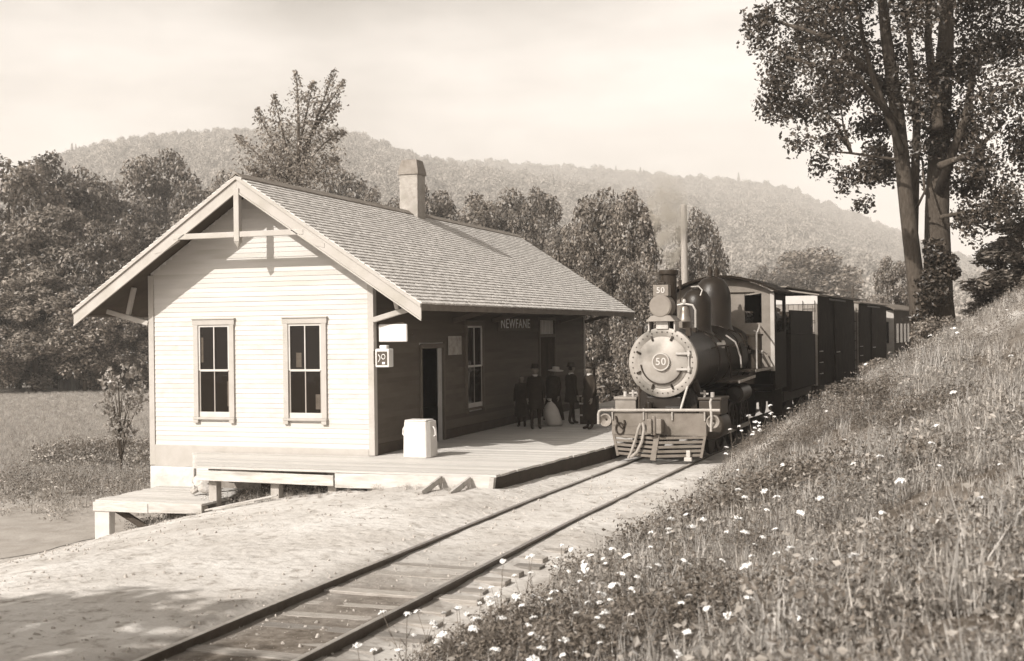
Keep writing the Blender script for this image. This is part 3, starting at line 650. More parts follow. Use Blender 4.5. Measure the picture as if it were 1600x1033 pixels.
for (a, ya), (b_, yb) in zip(pts[:-1], pts[1:]): pb('edge_beam', dark_wood, (a, ya + .01, .13), (b_, yb, .13), .12, .33)
for x in (-14.72, -13.2, -11.85): pb('post', mk('post_wood', .32, .9, .25, 4), (x, 22.7, float(zg(x, 22.7)) - .2), (x, 22.7, .3), .20, .20, (0, 1, 0))
pb('post', fas, (-8.26, 22.37, -.1), (-8.2, 22.37, .31), .10, .14, (0, 1, 0)); pb('joist', MATS['post_wood'], (-15.2, 23.6, .21), (-8.4, 23.6, .21), .1, .18); pb('joist', MATS['post_wood'], (-16.1, 24.7, .21), (-8.4, 24.7, .21), .1, .18)
m = MB(); m.box(-14.9, -8.5, 24.9, 24.95, -1.0, .2); m.build('shade_sheet', mk('under_shade', .05, .95, .2), pf)  # dark sheet added behind the open underside to paint in its shade

ld = thing('loading_dock', 'small low plank dock with white edge left of the platform', 'dock', (-16, 23, -1))
z0 = -.40
for i in range(13):
    y = 22.05 + i * .19
    m = MB(); xl = -17.35 - .0 * i + rr.uniform(-.03, .03); xq = -14.62 - max(0, (y - 23.0)) * .35 + rr.uniform(-.02, .02)
    m.box(xl, xq, y, y + .178, z0 - .045 + rr.uniform(-.01, .004), z0 + rr.uniform(-.006, .01)); m.build('dock_plank', dk, ld)
pb('edge_board', fas, (-17.36, 22.03, -.54), (-15.95, 22.03, -.54), .045, .20, parent=ld); pb('edge_board', fas, (-15.93, 22.02, -.53), (-14.6, 22.02, -.50), .045, .20, parent=ld)
pb('post', mk('concrete_post', .5, .9, .1, 4, .3, 30), (-17.15, 22.14, -1.7), (-17.15, 22.14, -.46), .38, .20, (0, 1, 0), ld); pb('post', MATS['post_wood'], (-14.8, 22.2, -1.3), (-14.8, 22.2, -.46), .34, .2, (0, 1, 0), ld)
pb('post', MATS['post_wood'], (-17.1, 24.3, -1.7), (-17.1, 24.3, -.46), .2, .2, (0, 1, 0), ld)
pb('brace', dark_wood, (-16.92, 22.25, -.62), (-15.9, 22.3, -1.15), .1, .13, parent=ld)
m = MB(); m.box(-17.2, -14.7, 24.3, 24.36, -1.7, -.46); m.build('shade_sheet', MATS['under_shade'], ld)  # dark sheet that colours in the shade under the dock

# wooden steps at the platform front
for nm, x, lb in (('step_stringer', -9.32, 'slanted step stringer farther from the track at the platform front'), ('step_stringer', -8.72, 'slanted step stringer nearer the platform corner')):
    t = thing(nm, lb, 'step', (x, 21.8, .05))
    m = MB(); m.prism([(22.36, .31), (22.36, .20), (21.40, .02), (21.32, .14)], 'x', x, x + .055); m.build('stringer_board', fas, t, bevel=.006)
    m = MB(); m.box(x + .002, x + .052, 22.22, 22.34, -.1, .19); m.build('leg', fas, t); m = MB(); m.box(x - .01, x + .07, 21.75, 21.9, .02, .06); m.build('cleat', fas, t)
# rubble, planks on the ground
def rock(name, p, s, seed, mat, lab, cat='stone', group=None):
    r = np.random.default_rng(seed); v = IV * (1 + .35 * (r.random(len(IV)) - .5))[:, None] * np.array(s)
    me = np_mesh(name, v, IF); o = link_mesh(name, me, mat); o.location = p; o.rotation_euler = (r.random(), r.random(), r.random() * 6); return tag(o, lab, cat, group)
rm = mk('rubble', .42, .95, .3, 5, .5, 14)
for i, (x, y, z, s) in enumerate(((-16.1, 24.2, -.22, .2), (-15.85, 23.9, -.20, .24), (-15.5, 23.6, -.16, .22), (-15.3, 23.2, -.24, .17), (-15.55, 23.2, -.28, .14), (-16.35, 24.5, -.24, .16))):
    rock('rubble_stone', (x, y, z), (s, s * .7, s * .55), 50 + i, rm, ['rubble stone half way along the row between dock and deck', 'largest rubble stone between the dock and the deck', 'rubble stone nearest the platform edge board', 'small rubble stone at the front of the pile', 'smallest rubble stone on the dock planks', 'rubble stone against the whitewashed foundation'][i], 'stone', 'rubble stones on the dock')
pb0 = thing('fallen_plank', 'pale weathered plank lying on the grass below the platform', 'plank', (-13.7, 21.8, -.3))
pb('board', fas, (-14.35, 21.75, float(zg(-14.35, 21.75)) + .05), (-12.9, 22.2, float(zg(-12.9, 22.2)) + .10), .10, .035, parent=pb0)
pb0 = thing('broken_stick', 'short pale stick beside the longer plank below the platform', 'plank', (-13.7, 21.6, -.3))
pb('board', fas, (-14.1, 21.65, float(zg(-14.1, 21.65)) + .04), (-13.2, 21.8, float(zg(-13.2, 21.8)) + .05), .05, .03, parent=pb0)

# white crate by the wall
cr = thing('white_crate', 'tall white canvas-sided crate standing on the platform by the station wall', 'crate', (-11.0, 25.2, .35))
m = MB(); m.add([(x, y, z) for z, s in ((.352, 1.0), (.9, .97), (1.17, .92)) for x, y in ((-11.0 - .30 * s, 25.2 - .22 * s), (-11.0 + .26 * s, 25.2 - .22 * s), (-11.0 + .33 * s, 25.2 - .1 * s), (-11.0 + .33 * s, 25.2 + .3 * s), (-11.0 - .30 * s, 25.2 + .3 * s))],
      [(4, 3, 2, 1, 0), (10, 11, 12, 13, 14)] + [(k + i, k + (i + 1) % 5, k + 5 + (i + 1) % 5, k + 5 + i) for k in (0, 5) for i in range(5)]); m.build('body', mk('crate_white', .56, .85, .06, 6, .25, 40), cr, bevel=.02)
m = MB(); m.box(-11.27, -10.74, 25.0, 25.44, 1.172, 1.20); m.build('lid', mk('crate_lid', .6, .9, .2, 8, .5, 20), cr, bevel=.012)
for x, sg2 in ((-11.34, -1), (-10.66, 1)): m = MB(); m.tube([(x, 25.2, 1.05), (x + sg2 * .05, 25.2, .98), (x + sg2 * .06, 25.2, .86), (x + sg2 * .02, 25.2, .83)], .018, 6); m.build('rope_handle', MATS['crate_lid'], cr)

# ------------------------------------------------------------------ locomotive (local frame: y runs back from the buffer beam, z up from the rail)
iron = mk('black_iron', .014, .40, .35, 3, .12, 35, metal=.1, spec=.35, stain=.3)
iron2 = mk('worn_iron', .026, .55, .35, 4, .15, 30, metal=.1, spec=.2)
graph = mk('graphite_front', .30, .5, .2, 2.0, .15, 45, metal=.2, stain=.6, stain_scale=1.3)
grey = mk('beam_grey', .15, .7, .18, 5, .2, 40, stain=.2, stain_scale=3)
pale = mk('pale_metal', .42, .5, .15, 5, metal=.2)
brass = mk('bell_metal', .20, .35, .2, 5, metal=.6)
letter = mk('letter_white', .5, .7, .05)
def vehicle(name, label, cat, y):
    hd = heading(y); return thing(name, label, cat, (float(xc(y)), y, 0), -hd, local=True)
LO = vehicle('steam_locomotive', 'black steam locomotive with pale smokebox front and number 50', 'locomotive', 28.6); LO.location.x -= .06
CZ = 2.36
def L(name, mat, fn, parent=None, smooth=True, bevel=0, angle=35):
    m = MB(); fn(m); return m.build(name, mat, parent or LO, smooth=smooth, bevel=bevel, angle=angle)
sb = L('smokebox', iron, lambda m: m.lathe([(0.05, .5), (.80, .5), (.82, .52), (.82, 2.1), (.05, 2.1)], (0, 0, CZ), 'y', 48))
ring = L('smokebox_ring', graph, lambda m: m.lathe([(.60, .485), (.66, .455), (.80, .455), (.845, .47), (.85, .50), (.85, .60), (.82, .61)], (0, 0, CZ), 'y', 56), sb)
door = L('smokebox_door', graph, lambda m: m.lathe([(.0, .345), (.15, .347), (.30, .362), (.45, .39), (.58, .43), (.63, .452), (.63, .475)], (0, 0, CZ), 'y', 56), sb)
def bolts(m):
    for i in range(36):
        a = 2 * math.pi * i / 36; x, z_ = .745 * math.cos(a), .745 * math.sin(a); m.cyl((x, .457, CZ + z_), (x, .438, CZ + z_), .016, n=6)
tag(L('ring_bolts', iron2, bolts, sb), kind='stuff')
for i in range(8):
    a = 2 * math.pi * (i + .5) / 8
    if abs(a) < .9 or a > 5.4: continue
    L('door_dog', iron2, lambda m: (m.bar((.57 * math.cos(a), .405, CZ + .57 * math.sin(a)), (.69 * math.cos(a), .435, CZ + .69 * math.sin(a)), .045, .03, (0, 1, 0)), m.cyl((.61 * math.cos(a), .41, CZ + .61 * math.sin(a)), (.61 * math.cos(a), .37, CZ + .61 * math.sin(a)), .018, n=6)), sb)
for dz in (.22, -.16):
    L('hinge', pale, lambda m: (m.bar((.36, .35, CZ + dz), (.70, .415, CZ + dz), .05, .055, (0, 0, 1)), m.cyl((.66, .41, CZ + dz - .07), (.66, .41, CZ + dz + .07), .035, n=10)), door)
L('hinge_pin', pale, lambda m: m.cyl((.66, .41, CZ - .22), (.66, .41, CZ + .28), .018, n=8), door)
L('door_rail', iron2, lambda m: m.tube([(.52 * math.cos(t), .375, CZ + .52 * math.sin(t)) for t in np.linspace(math.pi * 1.03, math.pi * 1.93, 22)], .017, 8), door)
npl = L('number_plate', mk('plate_dark', .17, .5, .15, 5), lambda m: m.lathe([(0, .30), (.185, .30), (.185, .33), (.2, .36)], (0, 0, CZ + .02), 'y', 36), door)
L('plate_rim', pale, lambda m: m.lathe([(.185, .30), (.19, .285), (.215, .285), (.222, .30), (.222, .36)], (0, 0, CZ + .02), 'y', 36), npl)
def lettering(txt, size, p, parent):
    o = link_mesh('numerals', text_mesh(txt, size, .006), letter, parent); o.location = p; o.rotation_euler = (math.pi / 2, 0, 0); return o
lettering('50', .25, (0, .293, CZ + .02), npl)
boil = L('boiler', iron, lambda m: m.lathe([(.05, 2.05), (.79, 2.05), (.79, 4.9), (.90, 5.6), (.92, 7.7), (.05, 7.7)], (0, 0, CZ), 'y', 48))
for y in (2.12, 3.35, 4.7, 5.75, 6.7): L('boiler_band', iron2, lambda m: m.lathe([(.79 if y < 5 else .91, y), (.805 if y < 5 else .928, y + .005), (.805 if y < 5 else .928, y + .07), (.79 if y < 5 else .91, y + .075)], (0, 0, CZ), 'y', 48), boil)
L('stack', iron2, lambda m: m.lathe([(.33, 3.02), (.25, 3.14), (.205, 3.3), (.20, 3.9), (.20, 4.50), (.235, 4.52), (.245, 4.60), (.235, 4.63), (.17, 4.63), (.16, 3.6)], (0, 1.15, 0), 'z', 28))
# headlight on its shelf
hl = L('headlight', mk('headlight_paint', .16, .6, .15, 5), lambda m: m.lathe([(0, .30), (.255, .30), (.275, .31), (.28, .34), (.28, .72), (.05, .75)], (0, 0, 3.72), 'y', 36))
L('headlight_face', mk('headlight_face', .19, .45, .12, 4), lambda m: m.lathe([(0, .285), (.245, .285), (.25, .299)], (0, 0, 3.72), 'y', 36), hl)
nb = L('number_box', mk('number_box', .17, .6, .15, 5), lambda m: m.box(-.19, .19, .36, .62, 3.97, 4.24), hl, False, .01)
lettering('50', .20, (0, .352, 4.105), nb); L('box_chimney', iron2, lambda m: m.box(-.08, .08, .42, .56, 4.241, 4.31), hl, False, .01)
L('headlight_shelf', mk('shelf_grey', .24, .6, .2), lambda m: (m.add([(-.36, .30, 3.36), (.36, .30, 3.36), (.36, .95, 3.36), (-.36, .95, 3.36), (-.23, .30, 3.50), (.23, .30, 3.50), (.23, .95, 3.50), (-.23, .95, 3.50)], [(0, 3, 2, 1), (4, 5, 6, 7), (0, 1, 5, 4), (1, 2, 6, 5), (2, 3, 7, 6), (3, 0, 4, 7)])), hl, False)
L('shelf_bracket', pale, lambda m: (m.box(-.14, .16, .42, .62, 3.17, 3.355), m.box(-.34, -.30, .40, .8, 3.12, 3.355), m.box(.30, .34, .40, .8, 3.12, 3.355)), hl, False, .01)
bl = L('bell', brass, lambda m: m.lathe([(0, .40), (.07, .40), (.10, .36), (.115, .26), (.135, .12), (.175, .03), (.195, 0), (.18, .0), (.12, .14), (.0, .3)], (.02, 2.7, 3.36), 'z', 28))
L('yoke', pale, lambda m: (m.tube([(-.27, 2.7, 3.2), (-.27, 2.7, 3.65), (-.2, 2.7, 3.78), (.02, 2.7, 3.82), (.24, 2.7, 3.78), (.31, 2.7, 3.65), (.31, 2.7, 3.2)], .028, 8), m.lathe([(0, .02), (.05, 0), (.055, .05), (.03, .1), (0, .11)], (.02, 2.7, 3.84), 'z', 12)), bl)
L('bell_stand', iron2, lambda m: m.box(-.3, .34, 2.6, 2.8, 3.06, 3.2), bl, False, .02)
L('sand_dome', iron, lambda m: m.lathe([(.46, 3.0), (.40, 3.12), (.39, 3.2), (.39, 3.86), (.36, 4.02), (.27, 4.16), (.14, 4.23), (.13, 4.27), (0, 4.29)], (0, 4.2, 0), 'z', 36))
L('dome_lever', pale, lambda m: m.tube([(-.1, 4.0, 4.30), (.12, 3.95, 4.31), (.24, 3.85, 4.20), (.2, 3.78, 4.05)], .018, 6))
sdm = L('steam_dome', iron, lambda m: m.lathe([(.66, 3.0), (.57, 3.14), (.52, 3.28), (.52, 4.0), (.50, 4.2), (.43, 4.42), (.31, 4.57), (.15, 4.64), (0, 4.65)], (0, 6.25, 0), 'z', 40))
for x in (-.06, .12): L('safety_valve', iron2, lambda m: m.lathe([(.05, 4.55), (.05, 4.70), (.065, 4.71), (.065, 4.85), (.04, 4.87), (.04, 4.93), (0, 4.94)], (x, 6.25, 0), 'z', 12), sdm)
L('whistle', iron2, lambda m: (m.cyl((-.42, 4.1, 3.9), (-.42, 4.1, 4.25), .02, n=8), m.cyl((-.42, 4.1, 4.25), (-.42, 4.1, 4.5), .045, n=10)))
# cab
cabm = mk('cab_front', .17, .7, .2, 3, .15, 30, stain=.25); cabd = mk('cab_side', .010, .75, .3, 3, spec=.1)  # front paled and sides blackened: sun and shade put into the colour
cab = L('cab', cabm, lambda m: (m.box(-1.5, -1.02, 7.7, 7.76, 1.9, 3.32), m.box(1.02, 1.5, 7.7, 7.76, 1.9, 3.32), m.box(-1.5, -1.14, 7.7, 7.76, 3.321, 4.2), m.box(1.14, 1.5, 7.7, 7.76, 3.321, 4.2), m.box(-.64, .64, 7.7, 7.76, 3.0, 4.2), m.box(-1.018, -.641, 7.7, 7.76, 1.9, 3.32), m.box(.641, 1.018, 7.7, 7.76, 1.9, 3.32), m.prism([(-1.5, 4.201)] + [(x, 4.201 + .46 * (1 - (x / 1.5) ** 2)) for x in np.linspace(-1.49, 1.49, 17)] + [(1.5, 4.201)], 'y', 7.7, 7.76)), smooth=False)
L('corner_post', mk('cab_post', .36, .7, .15), lambda m: m.box(1.40, 1.52, 7.64, 7.70, 1.9, 4.2), cab, False, .01)
for sg in (-1, 1):
    L('cab_side', cabd, lambda m: (m.box(min(sg * 1.44, sg * 1.5), max(sg * 1.44, sg * 1.5), 7.77, 9.9, 1.35, 3.05), m.box(min(sg * 1.44, sg * 1.5), max(sg * 1.44, sg * 1.5), 7.77, 8.1, 3.051, 4.2), m.box(min(sg * 1.44, sg * 1.5), max(sg * 1.44, sg * 1.5), 9.6, 9.9, 3.051, 4.2), m.box(min(sg * 1.44, sg * 1.5), max(sg * 1.44, sg * 1.5), 8.101, 9.599, 4.0, 4.2)), cab, False)
L('cab_back', cabd, lambda m: (m.box(-1.43, -.5, 9.84, 9.9, 1.4, 4.2), m.box(.5, 1.02, 9.84, 9.9, 1.4, 4.2), m.box(-.499, .499, 9.84, 9.9, 3.7, 4.2)), cab, False)
L('cab_roof', cabd, lambda m: m.prism([(x, 4.19 + .47 * (1 - (x / 1.66) ** 2)) for x in np.linspace(-1.66, 1.66, 19)] + [(x, 4.255 + .48 * (1 - (x / 1.66) ** 2)) for x in np.linspace(1.66, -1.66, 19)], 'y', 7.38, 10.5), cab, True)
L('grab_rail', iron2, lambda m: (m.tube([(.2, 7.67, 4.22), (.95, 7.66, 4.22)], .016, 6), m.cyl((.3, 7.7, 4.22), (.3, 7.66, 4.22), .02, n=6)), cab)
L('cab_floor', cabd, lambda m: m.box(-1.43, 1.43, 7.8, 9.8, 1.36, 1.42), cab, False)
# running boards, handrails, pumps, pipes
for sg in (-1, 1):
    L('running_board', iron2, lambda m: (m.bar((sg * 1.12, 2.6, 1.80), (sg * 1.12, 4.9, 1.86), .62, .04), m.bar((sg * 1.12, 4.91, 2.0), (sg * 1.12, 7.7, 2.0), .64, .045)), smooth=False)
    L('board_edge', mk('worn_edge', .30, .5, .3, 6, metal=.3), lambda m: (m.bar((sg * 1.44, 2.6, 1.80), (sg * 1.44, 4.9, 1.86), .02, .07), m.bar((sg * 1.45, 4.91, 2.0), (sg * 1.45, 7.7, 2.0), .02, .07)), smooth=False)
    L('handrail', iron2, lambda m: (m.tube([(sg * .97, y, CZ + .36 + (.06 if y > 5.2 else 0)) for y in np.linspace(2.2, 7.65, 8)], .018, 6), *[m.cyl((sg * .80, y, CZ + .3), (sg * .99, y, CZ + .36), .014, n=6) for y in (2.3, 3.9, 5.1, 6.6)]))
    cy = L('cylinder', mk('cylinder_shaded', .035, .5, .3, 4) if sg > 0 else mk('cylinder_lit', .22, .6, .2, 4), lambda m: m.lathe([(0, .82), (.29, .82), (.33, .86), (.34, .9), (.34, 1.75), (.31, 1.8), (0, 1.8)], (sg * 1.06, 0, .80), 'y', 28))  # right cylinder darkened and left one paled to colour in shade and sun
    L('valve_chest', MATS['cylinder_shaded'] if sg > 0 else MATS['cylinder_lit'], lambda m: (m.box(sg * 1.06 - .27, sg * 1.06 + .27, .86, 1.72, 1.08, 1.42), m.box(sg * 1.06 - .30, sg * 1.06 + .30, .83, 1.75, 1.421, 1.50)), cy, False, .02)
    L('valve_cap', pale, lambda m: (m.cyl((sg * 1.1, 1.0, 1.5), (sg * 1.1, 1.0, 1.62), .05, n=10), m.cyl((sg * .9, 1.0, 1.5), (sg * .9, 1.0, 1.66), .035, n=8), m.bar((sg * 1.0, 1.0, 1.58), (sg * .8, 1.0, 1.6), .03, .04)), cy)
    L('saddle', iron, lambda m: m.prism([(sg * .15, 1.55), (sg * .6, 1.75), (sg * .72, 1.5), (sg * .72, .6), (sg * .1, .6)], 'y', .95, 1.8), smooth=False)
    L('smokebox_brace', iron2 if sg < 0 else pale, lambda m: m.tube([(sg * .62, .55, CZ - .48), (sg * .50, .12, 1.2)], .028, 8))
    for k, y in enumerate((3.1, 4.75, 6.4)):
        w = L('driving_wheel', iron2, lambda m: (m.lathe([(.53, -.06), (.62, -.07), (.64, -.02), (.66, .05), (.53, .06), (.53, -.06)], (sg * .79, y, .62), 'x', 36), m.lathe([(0, -.1), (.12, -.09), (.12, .07), (0, .07)], (sg * .79, y, .62), 'x', 18), *[m.bar((sg * .79, y + .1 * math.cos(a), .62 + .1 * math.sin(a)), (sg * .79, y + .55 * math.cos(a), .62 + .55 * math.sin(a)), .05, .06, (1, 0, 0)) for a in np.linspace(0, 2 * math.pi, 13)[:-1]]))
    L('side_rod', pale, lambda m: m.bar((sg * .94, 3.0, .45), (sg * .94, 6.5, .45), .05, .10), smooth=False)
    L('main_rod', iron2, lambda m: m.bar((sg * 1.0, 1.9, .78), (sg * 1.0, 4.75, .45), .05, .10), smooth=False)
    for y in (.55,): L('leading_wheel', iron2, lambda m: m.lathe([(0, -.09), (.08, -.09), (.1, -.03), (.26, -.03), (.3, -.06), (.37, -.06), (.40, .0), (.40, .05), (.0, .04)], (sg * .79, 2.05, .40), 'x', 28))
    L('cab_step', iron2, lambda m: (m.box(sg * 1.3 - .15, sg * 1.3 + .15, 9.3, 9.34, .5, 1.35), m.box(sg * 1.3 - .18, sg * 1.3 + .18, 9.1, 9.34, .5, .54)), smooth=False)
L('frame', cabd, lambda m: (m.box(-.55, -.43, .1, 9.7, .55, 1.25), m.box(.43, .55, .1, 9.7, .55, 1.25), m.box(-.5, .5, 5.9, 7.8, 1.0, 1.8), m.box(-.65, .65, 2.9, 8, .95, 1.5)), smooth=False)
L('air_pump', iron2, lambda m: (m.cyl((1.2, 6.2, 2.03), (1.2, 6.2, 2.45), .2, n=18), m.cyl((1.2, 6.2, 2.45), (1.2, 6.2, 2.55), .1, n=12), m.cyl((1.2, 6.2, 2.55), (1.2, 6.2, 2.95), .2, n=18), m.cyl((1.2, 6.2, 2.95), (1.2, 6.2, 3.0), .24, n=18)))
L('air_tank', iron, lambda m: m.lathe([(0, 3.4), (.18, 3.42), (.24, 3.5), (.24, 4.7), (.18, 4.78), (0, 4.8)], (1.14, 0, 1.45), 'y', 24))
L('flag_staff', pale, lambda m: m.tube([(1.36, 5.6, 2.03), (1.36, 5.6, 3.05), (1.30, 5.55, 3.1)], .025, 6))
rl = random.Random(9)
for i, pts in enumerate(([(.75, 4.4, 2.98), (.98, 4.5, 2.8), (1.1, 4.6, 2.4), (1.12, 4.6, 2.1)], [(.60, 5.4, 3.15), (.95, 5.5, 3.0), (1.05, 5.6, 2.7), (1.0, 7.6, 2.6)], [(.6, 3.6, 3.0), (.88, 3.7, 2.7), (.98, 3.75, 2.2), (1.0, 3.8, 1.85)], [(1.25, 6.2, 2.98), (1.28, 6.5, 3.2), (1.2, 7.0, 3.25), (1.2, 7.65, 3.1)], [(1.15, 6.6, 2.05), (1.3, 6.7, 2.3), (1.25, 7.1, 2.5), (1.3, 7.6, 2.4)], [(-.75, 4.4, 2.98), (-.98, 4.5, 2.8), (-1.1, 4.6, 2.4)])):
    L('pipe', pale if i in (0, 3, 4) else iron2, lambda m: m.tube(pts, .024, 6))
L('check_valve', pale, lambda m: (m.cyl((.7, 3.5, 2.75), (.92, 3.5, 2.75), .05, n=10), m.cyl((.86, 3.5, 2.65), (.86, 3.5, 2.85), .04, n=10), m.cyl((.2, 3.0, 3.12), (.2, 3.0, 3.3), .05, n=10)))
for sg in (-1, 1): L('marker_lamp', iron2, lambda m: (m.box(sg * .60 - .06, sg * .60 + .06, .62, .78, 3.0, 3.2), m.cyl((sg * .6, .70, 2.9), (sg * .6, .70, 3.0), .02, n=6)), smooth=False)
L('front_deck', iron, lambda m: (m.box(-.75, .75, .17, .94, 1.0, 1.16), m.box(-.42, .42, .55, .94, 1.161, 1.52), m.cyl((-.3, .3, 1.16), (-.3, .3, 1.4), .1, n=14), m.box(.1, .45, .25, .5, 1.161, 1.3)), smooth=False, bevel=.01)
for x in (-.62, .62): L('steam_pipe', iron2, lambda m: m.tube([(x, 1.2, 1.5), (x * 1.05, 1.1, 1.7), (x * .95, 1.0, 1.95)], .12, 12))
# buffer beam and pilot
beam = L('buffer_beam', grey, lambda m: m.box(-1.16, 1.16, 0, .16, .63, 1.17), smooth=False, bevel=.01)
L('beam_plate', grey, lambda m: (m.box(-.42, -.27, -.018, -.001, .64, 1.16), m.box(-1.15, -.43, -.012, -.001, .85, .87)), beam, False)
for sg in (-1, 1):
    L('poling_pocket', mk('pocket_paint', .24, .6, .15, 4), lambda m: m.lathe([(.03, .10), (.10, .02), (.13, -.02), (.155, -.02), (.165, .02), (.12, .14), (0, .15)], (sg * 1.32, 0, .98), 'y', 22), beam)
    L('beam_end', iron2, lambda m: m.box(min(sg * 1.165, sg * 1.42), max(sg * 1.165, sg * 1.42), .1, .16, .85, 1.1), beam, False)
rail_m = mk('grab_pipe', .34, .5, .12, 5, metal=.2)
L('grab_pipe', rail_m, lambda m: m.tube([(-1.48, -.05, .88), (-1.48, -.05, 1.12), (-1.46, -.05, 1.19), (-1.40, -.05, 1.22), (0, -.05, 1.235), (1.1, -.05, 1.25), (1.5, -.05, 1.25)], .036, 10), beam)
for x in (-1.13, -.35, .35, 1.13): L('pipe_post', rail_m, lambda m: m.cyl((x, -.03, 1.0), (x, -.04, 1.28), .022, n=8), beam)
L('uncoupling_lever', pale, lambda m: m.tube([(1.28, -.05, .75), (1.30, -.06, 1.1), (1.27, -.05, 1.45), (1.3, -.04, 1.52)], .03, 8), beam)
for i in range(5):
    zz = .60 - i * .105; inset = .02 * i; bow = .22 + .03 * i
    L('pilot_slat', grey, lambda m: (m.bar((-1.13 + inset, .06, zz), (0, -bow, zz - .02), .055, .062), m.bar((0, -bow, zz - .02), (1.13 - inset, .06, zz), .055, .062)), beam, False, .006)
L('pilot_strap', grey, lambda m: m.bar((.02, -.22, .66), (-.04, -.40, .07), .13, .03, (0, 1, 0)), beam, False, .005)
for sg in (-1, 1): L('pilot_end', grey, lambda m: m.bar((sg * 1.12, .03, .63), (sg * 1.02, .03, .12), .06, .05, (0, 1, 0)), beam, False)
L('coupler', mk('coupler_iron', .16, .6, .25, 5), lambda m: (m.box(-.14, .14, -.25, 0, .72, 1.02), m.box(-.17, -.05, -.45, -.25, .70, 1.05), m.box(.04, .17, -.38, -.25, .70, 1.05), m.cyl((-.02, -.33, .66), (-.02, -.33, 1.12), .05, n=12)), beam, False, .02)
L('air_hose', mk('hose_pale', .25, .7, .2), lambda m: m.tube([(-.42, -.08, .90), (-.45, -.16, .8), (-.5, -.24, .55), (-.58, -.30, .28), (-.66, -.32, .10)], .034, 8), beam)
L('air_hose', mk('hose_pale2', .26, .7, .2), lambda m: m.tube([(-.36, -.08, .92), (-.30, -.2, .80), (-.33, -.28, .5), (-.45, -.32, .25), (-.6, -.34, .12)], .036, 8), beam)
L('lift_ring', iron2, lambda m: m.tube([(-.95 + .1 * math.cos(t), -.03, .78 + .14 * math.sin(t)) for t in np.linspace(0, 6.28, 16)], .02, 6), beam)
L('chain', iron2, lambda m: m.tube([(-1.05, -.03, 1.08), (-1.0, -.05, .9), (-.88, -.05, .78), (-.82, -.04, .92), (-.84, -.03, .98)], .025, 6), beam)
L('rail_guard', pale, lambda m: (m.box(.66, .84, -.2, -.1, .05, .14), m.box(.70, .80, -.15, -.11, .14, .3)), beam, False, .01)

# tender
TE = vehicle('coal_tender', 'dark coal tender coupled behind the locomotive cab', 'tender', 39.2)
def bogie(parent, y0, wr=.42, half=.80):
    for sg in (-1, 1):
        m = MB(); m.prism([(y0 - 1.05, .45), (y0 - .7, .62), (y0 - .25, .75), (y0 + .25, .75), (y0 + .7, .62), (y0 + 1.05, .45), (y0 + .7, .40), (y0 - .7, .40)], 'x', sg * 1.0 - .05, sg * 1.0 + .05); m.build('truck_frame', iron2, parent)
        for yy in (y0 - .8, y0 + .8):
            m = MB(); m.lathe([(0, -.09), (.08, -.09), (.1, -.03), (wr - .14, -.03), (wr - .1, -.06), (wr - .03, -.06), (wr, .0), (wr, .05), (.0, .04)], (sg * .78, yy, wr), 'x', 24); m.build('wheel', iron2, parent, smooth=True)
tdk = mk('tender_paint', .010, .7, .3, 3, stain=.3, spec=.1)
m = MB(); m.box(-1.38, 1.38, 0, 4.9, 1.15, 2.95); m.build('tank', tdk, TE, bevel=.03)
m = MB(); m.prism([(-1.38, 2.951), (-1.38, 3.72), (-1.33, 3.72), (-1.33, 2.951)], 'y', 0, 4.4); m.prism([(1.33, 2.951), (1.33, 3.72), (1.38, 3.72), (1.38, 2.951)], 'y', 0, 4.4); m.box(-1.32, 1.32, 4.34, 4.4, 2.951, 3.72); m.build('coal_boards', tdk, TE)
m = MB(); m.box(-1.2, 1.2, -.3, 5.2, .85, 1.149); m.build('underframe', iron2, TE)
V = []; Fq = []; rc = np.random.default_rng(12)
for i in range(260):
    y = rc.uniform(.2, 4.2); x = rc.uniform(-1.25, 1.25); z_ = 3.0 + .75 * (1 - (x / 1.4) ** 2) * (1 - ((y - 2.4) / 2.8) ** 2) + rc.uniform(-.1, .08); s = rc.uniform(.08, .2)
    V.append(I1V * (1 + .4 * (rc.random(len(I1V)) - .5))[:, None] * s + np.array([x, y, z_])); Fq.append(I1F + i * len(I1V))
tag(link_mesh('coal', np_mesh('coal', np.concatenate(V), np.concatenate(Fq)), mk('coal', .02, .4, .4, 6), TE), kind='stuff')
bogie(TE, 1.2); bogie(TE, 3.8)

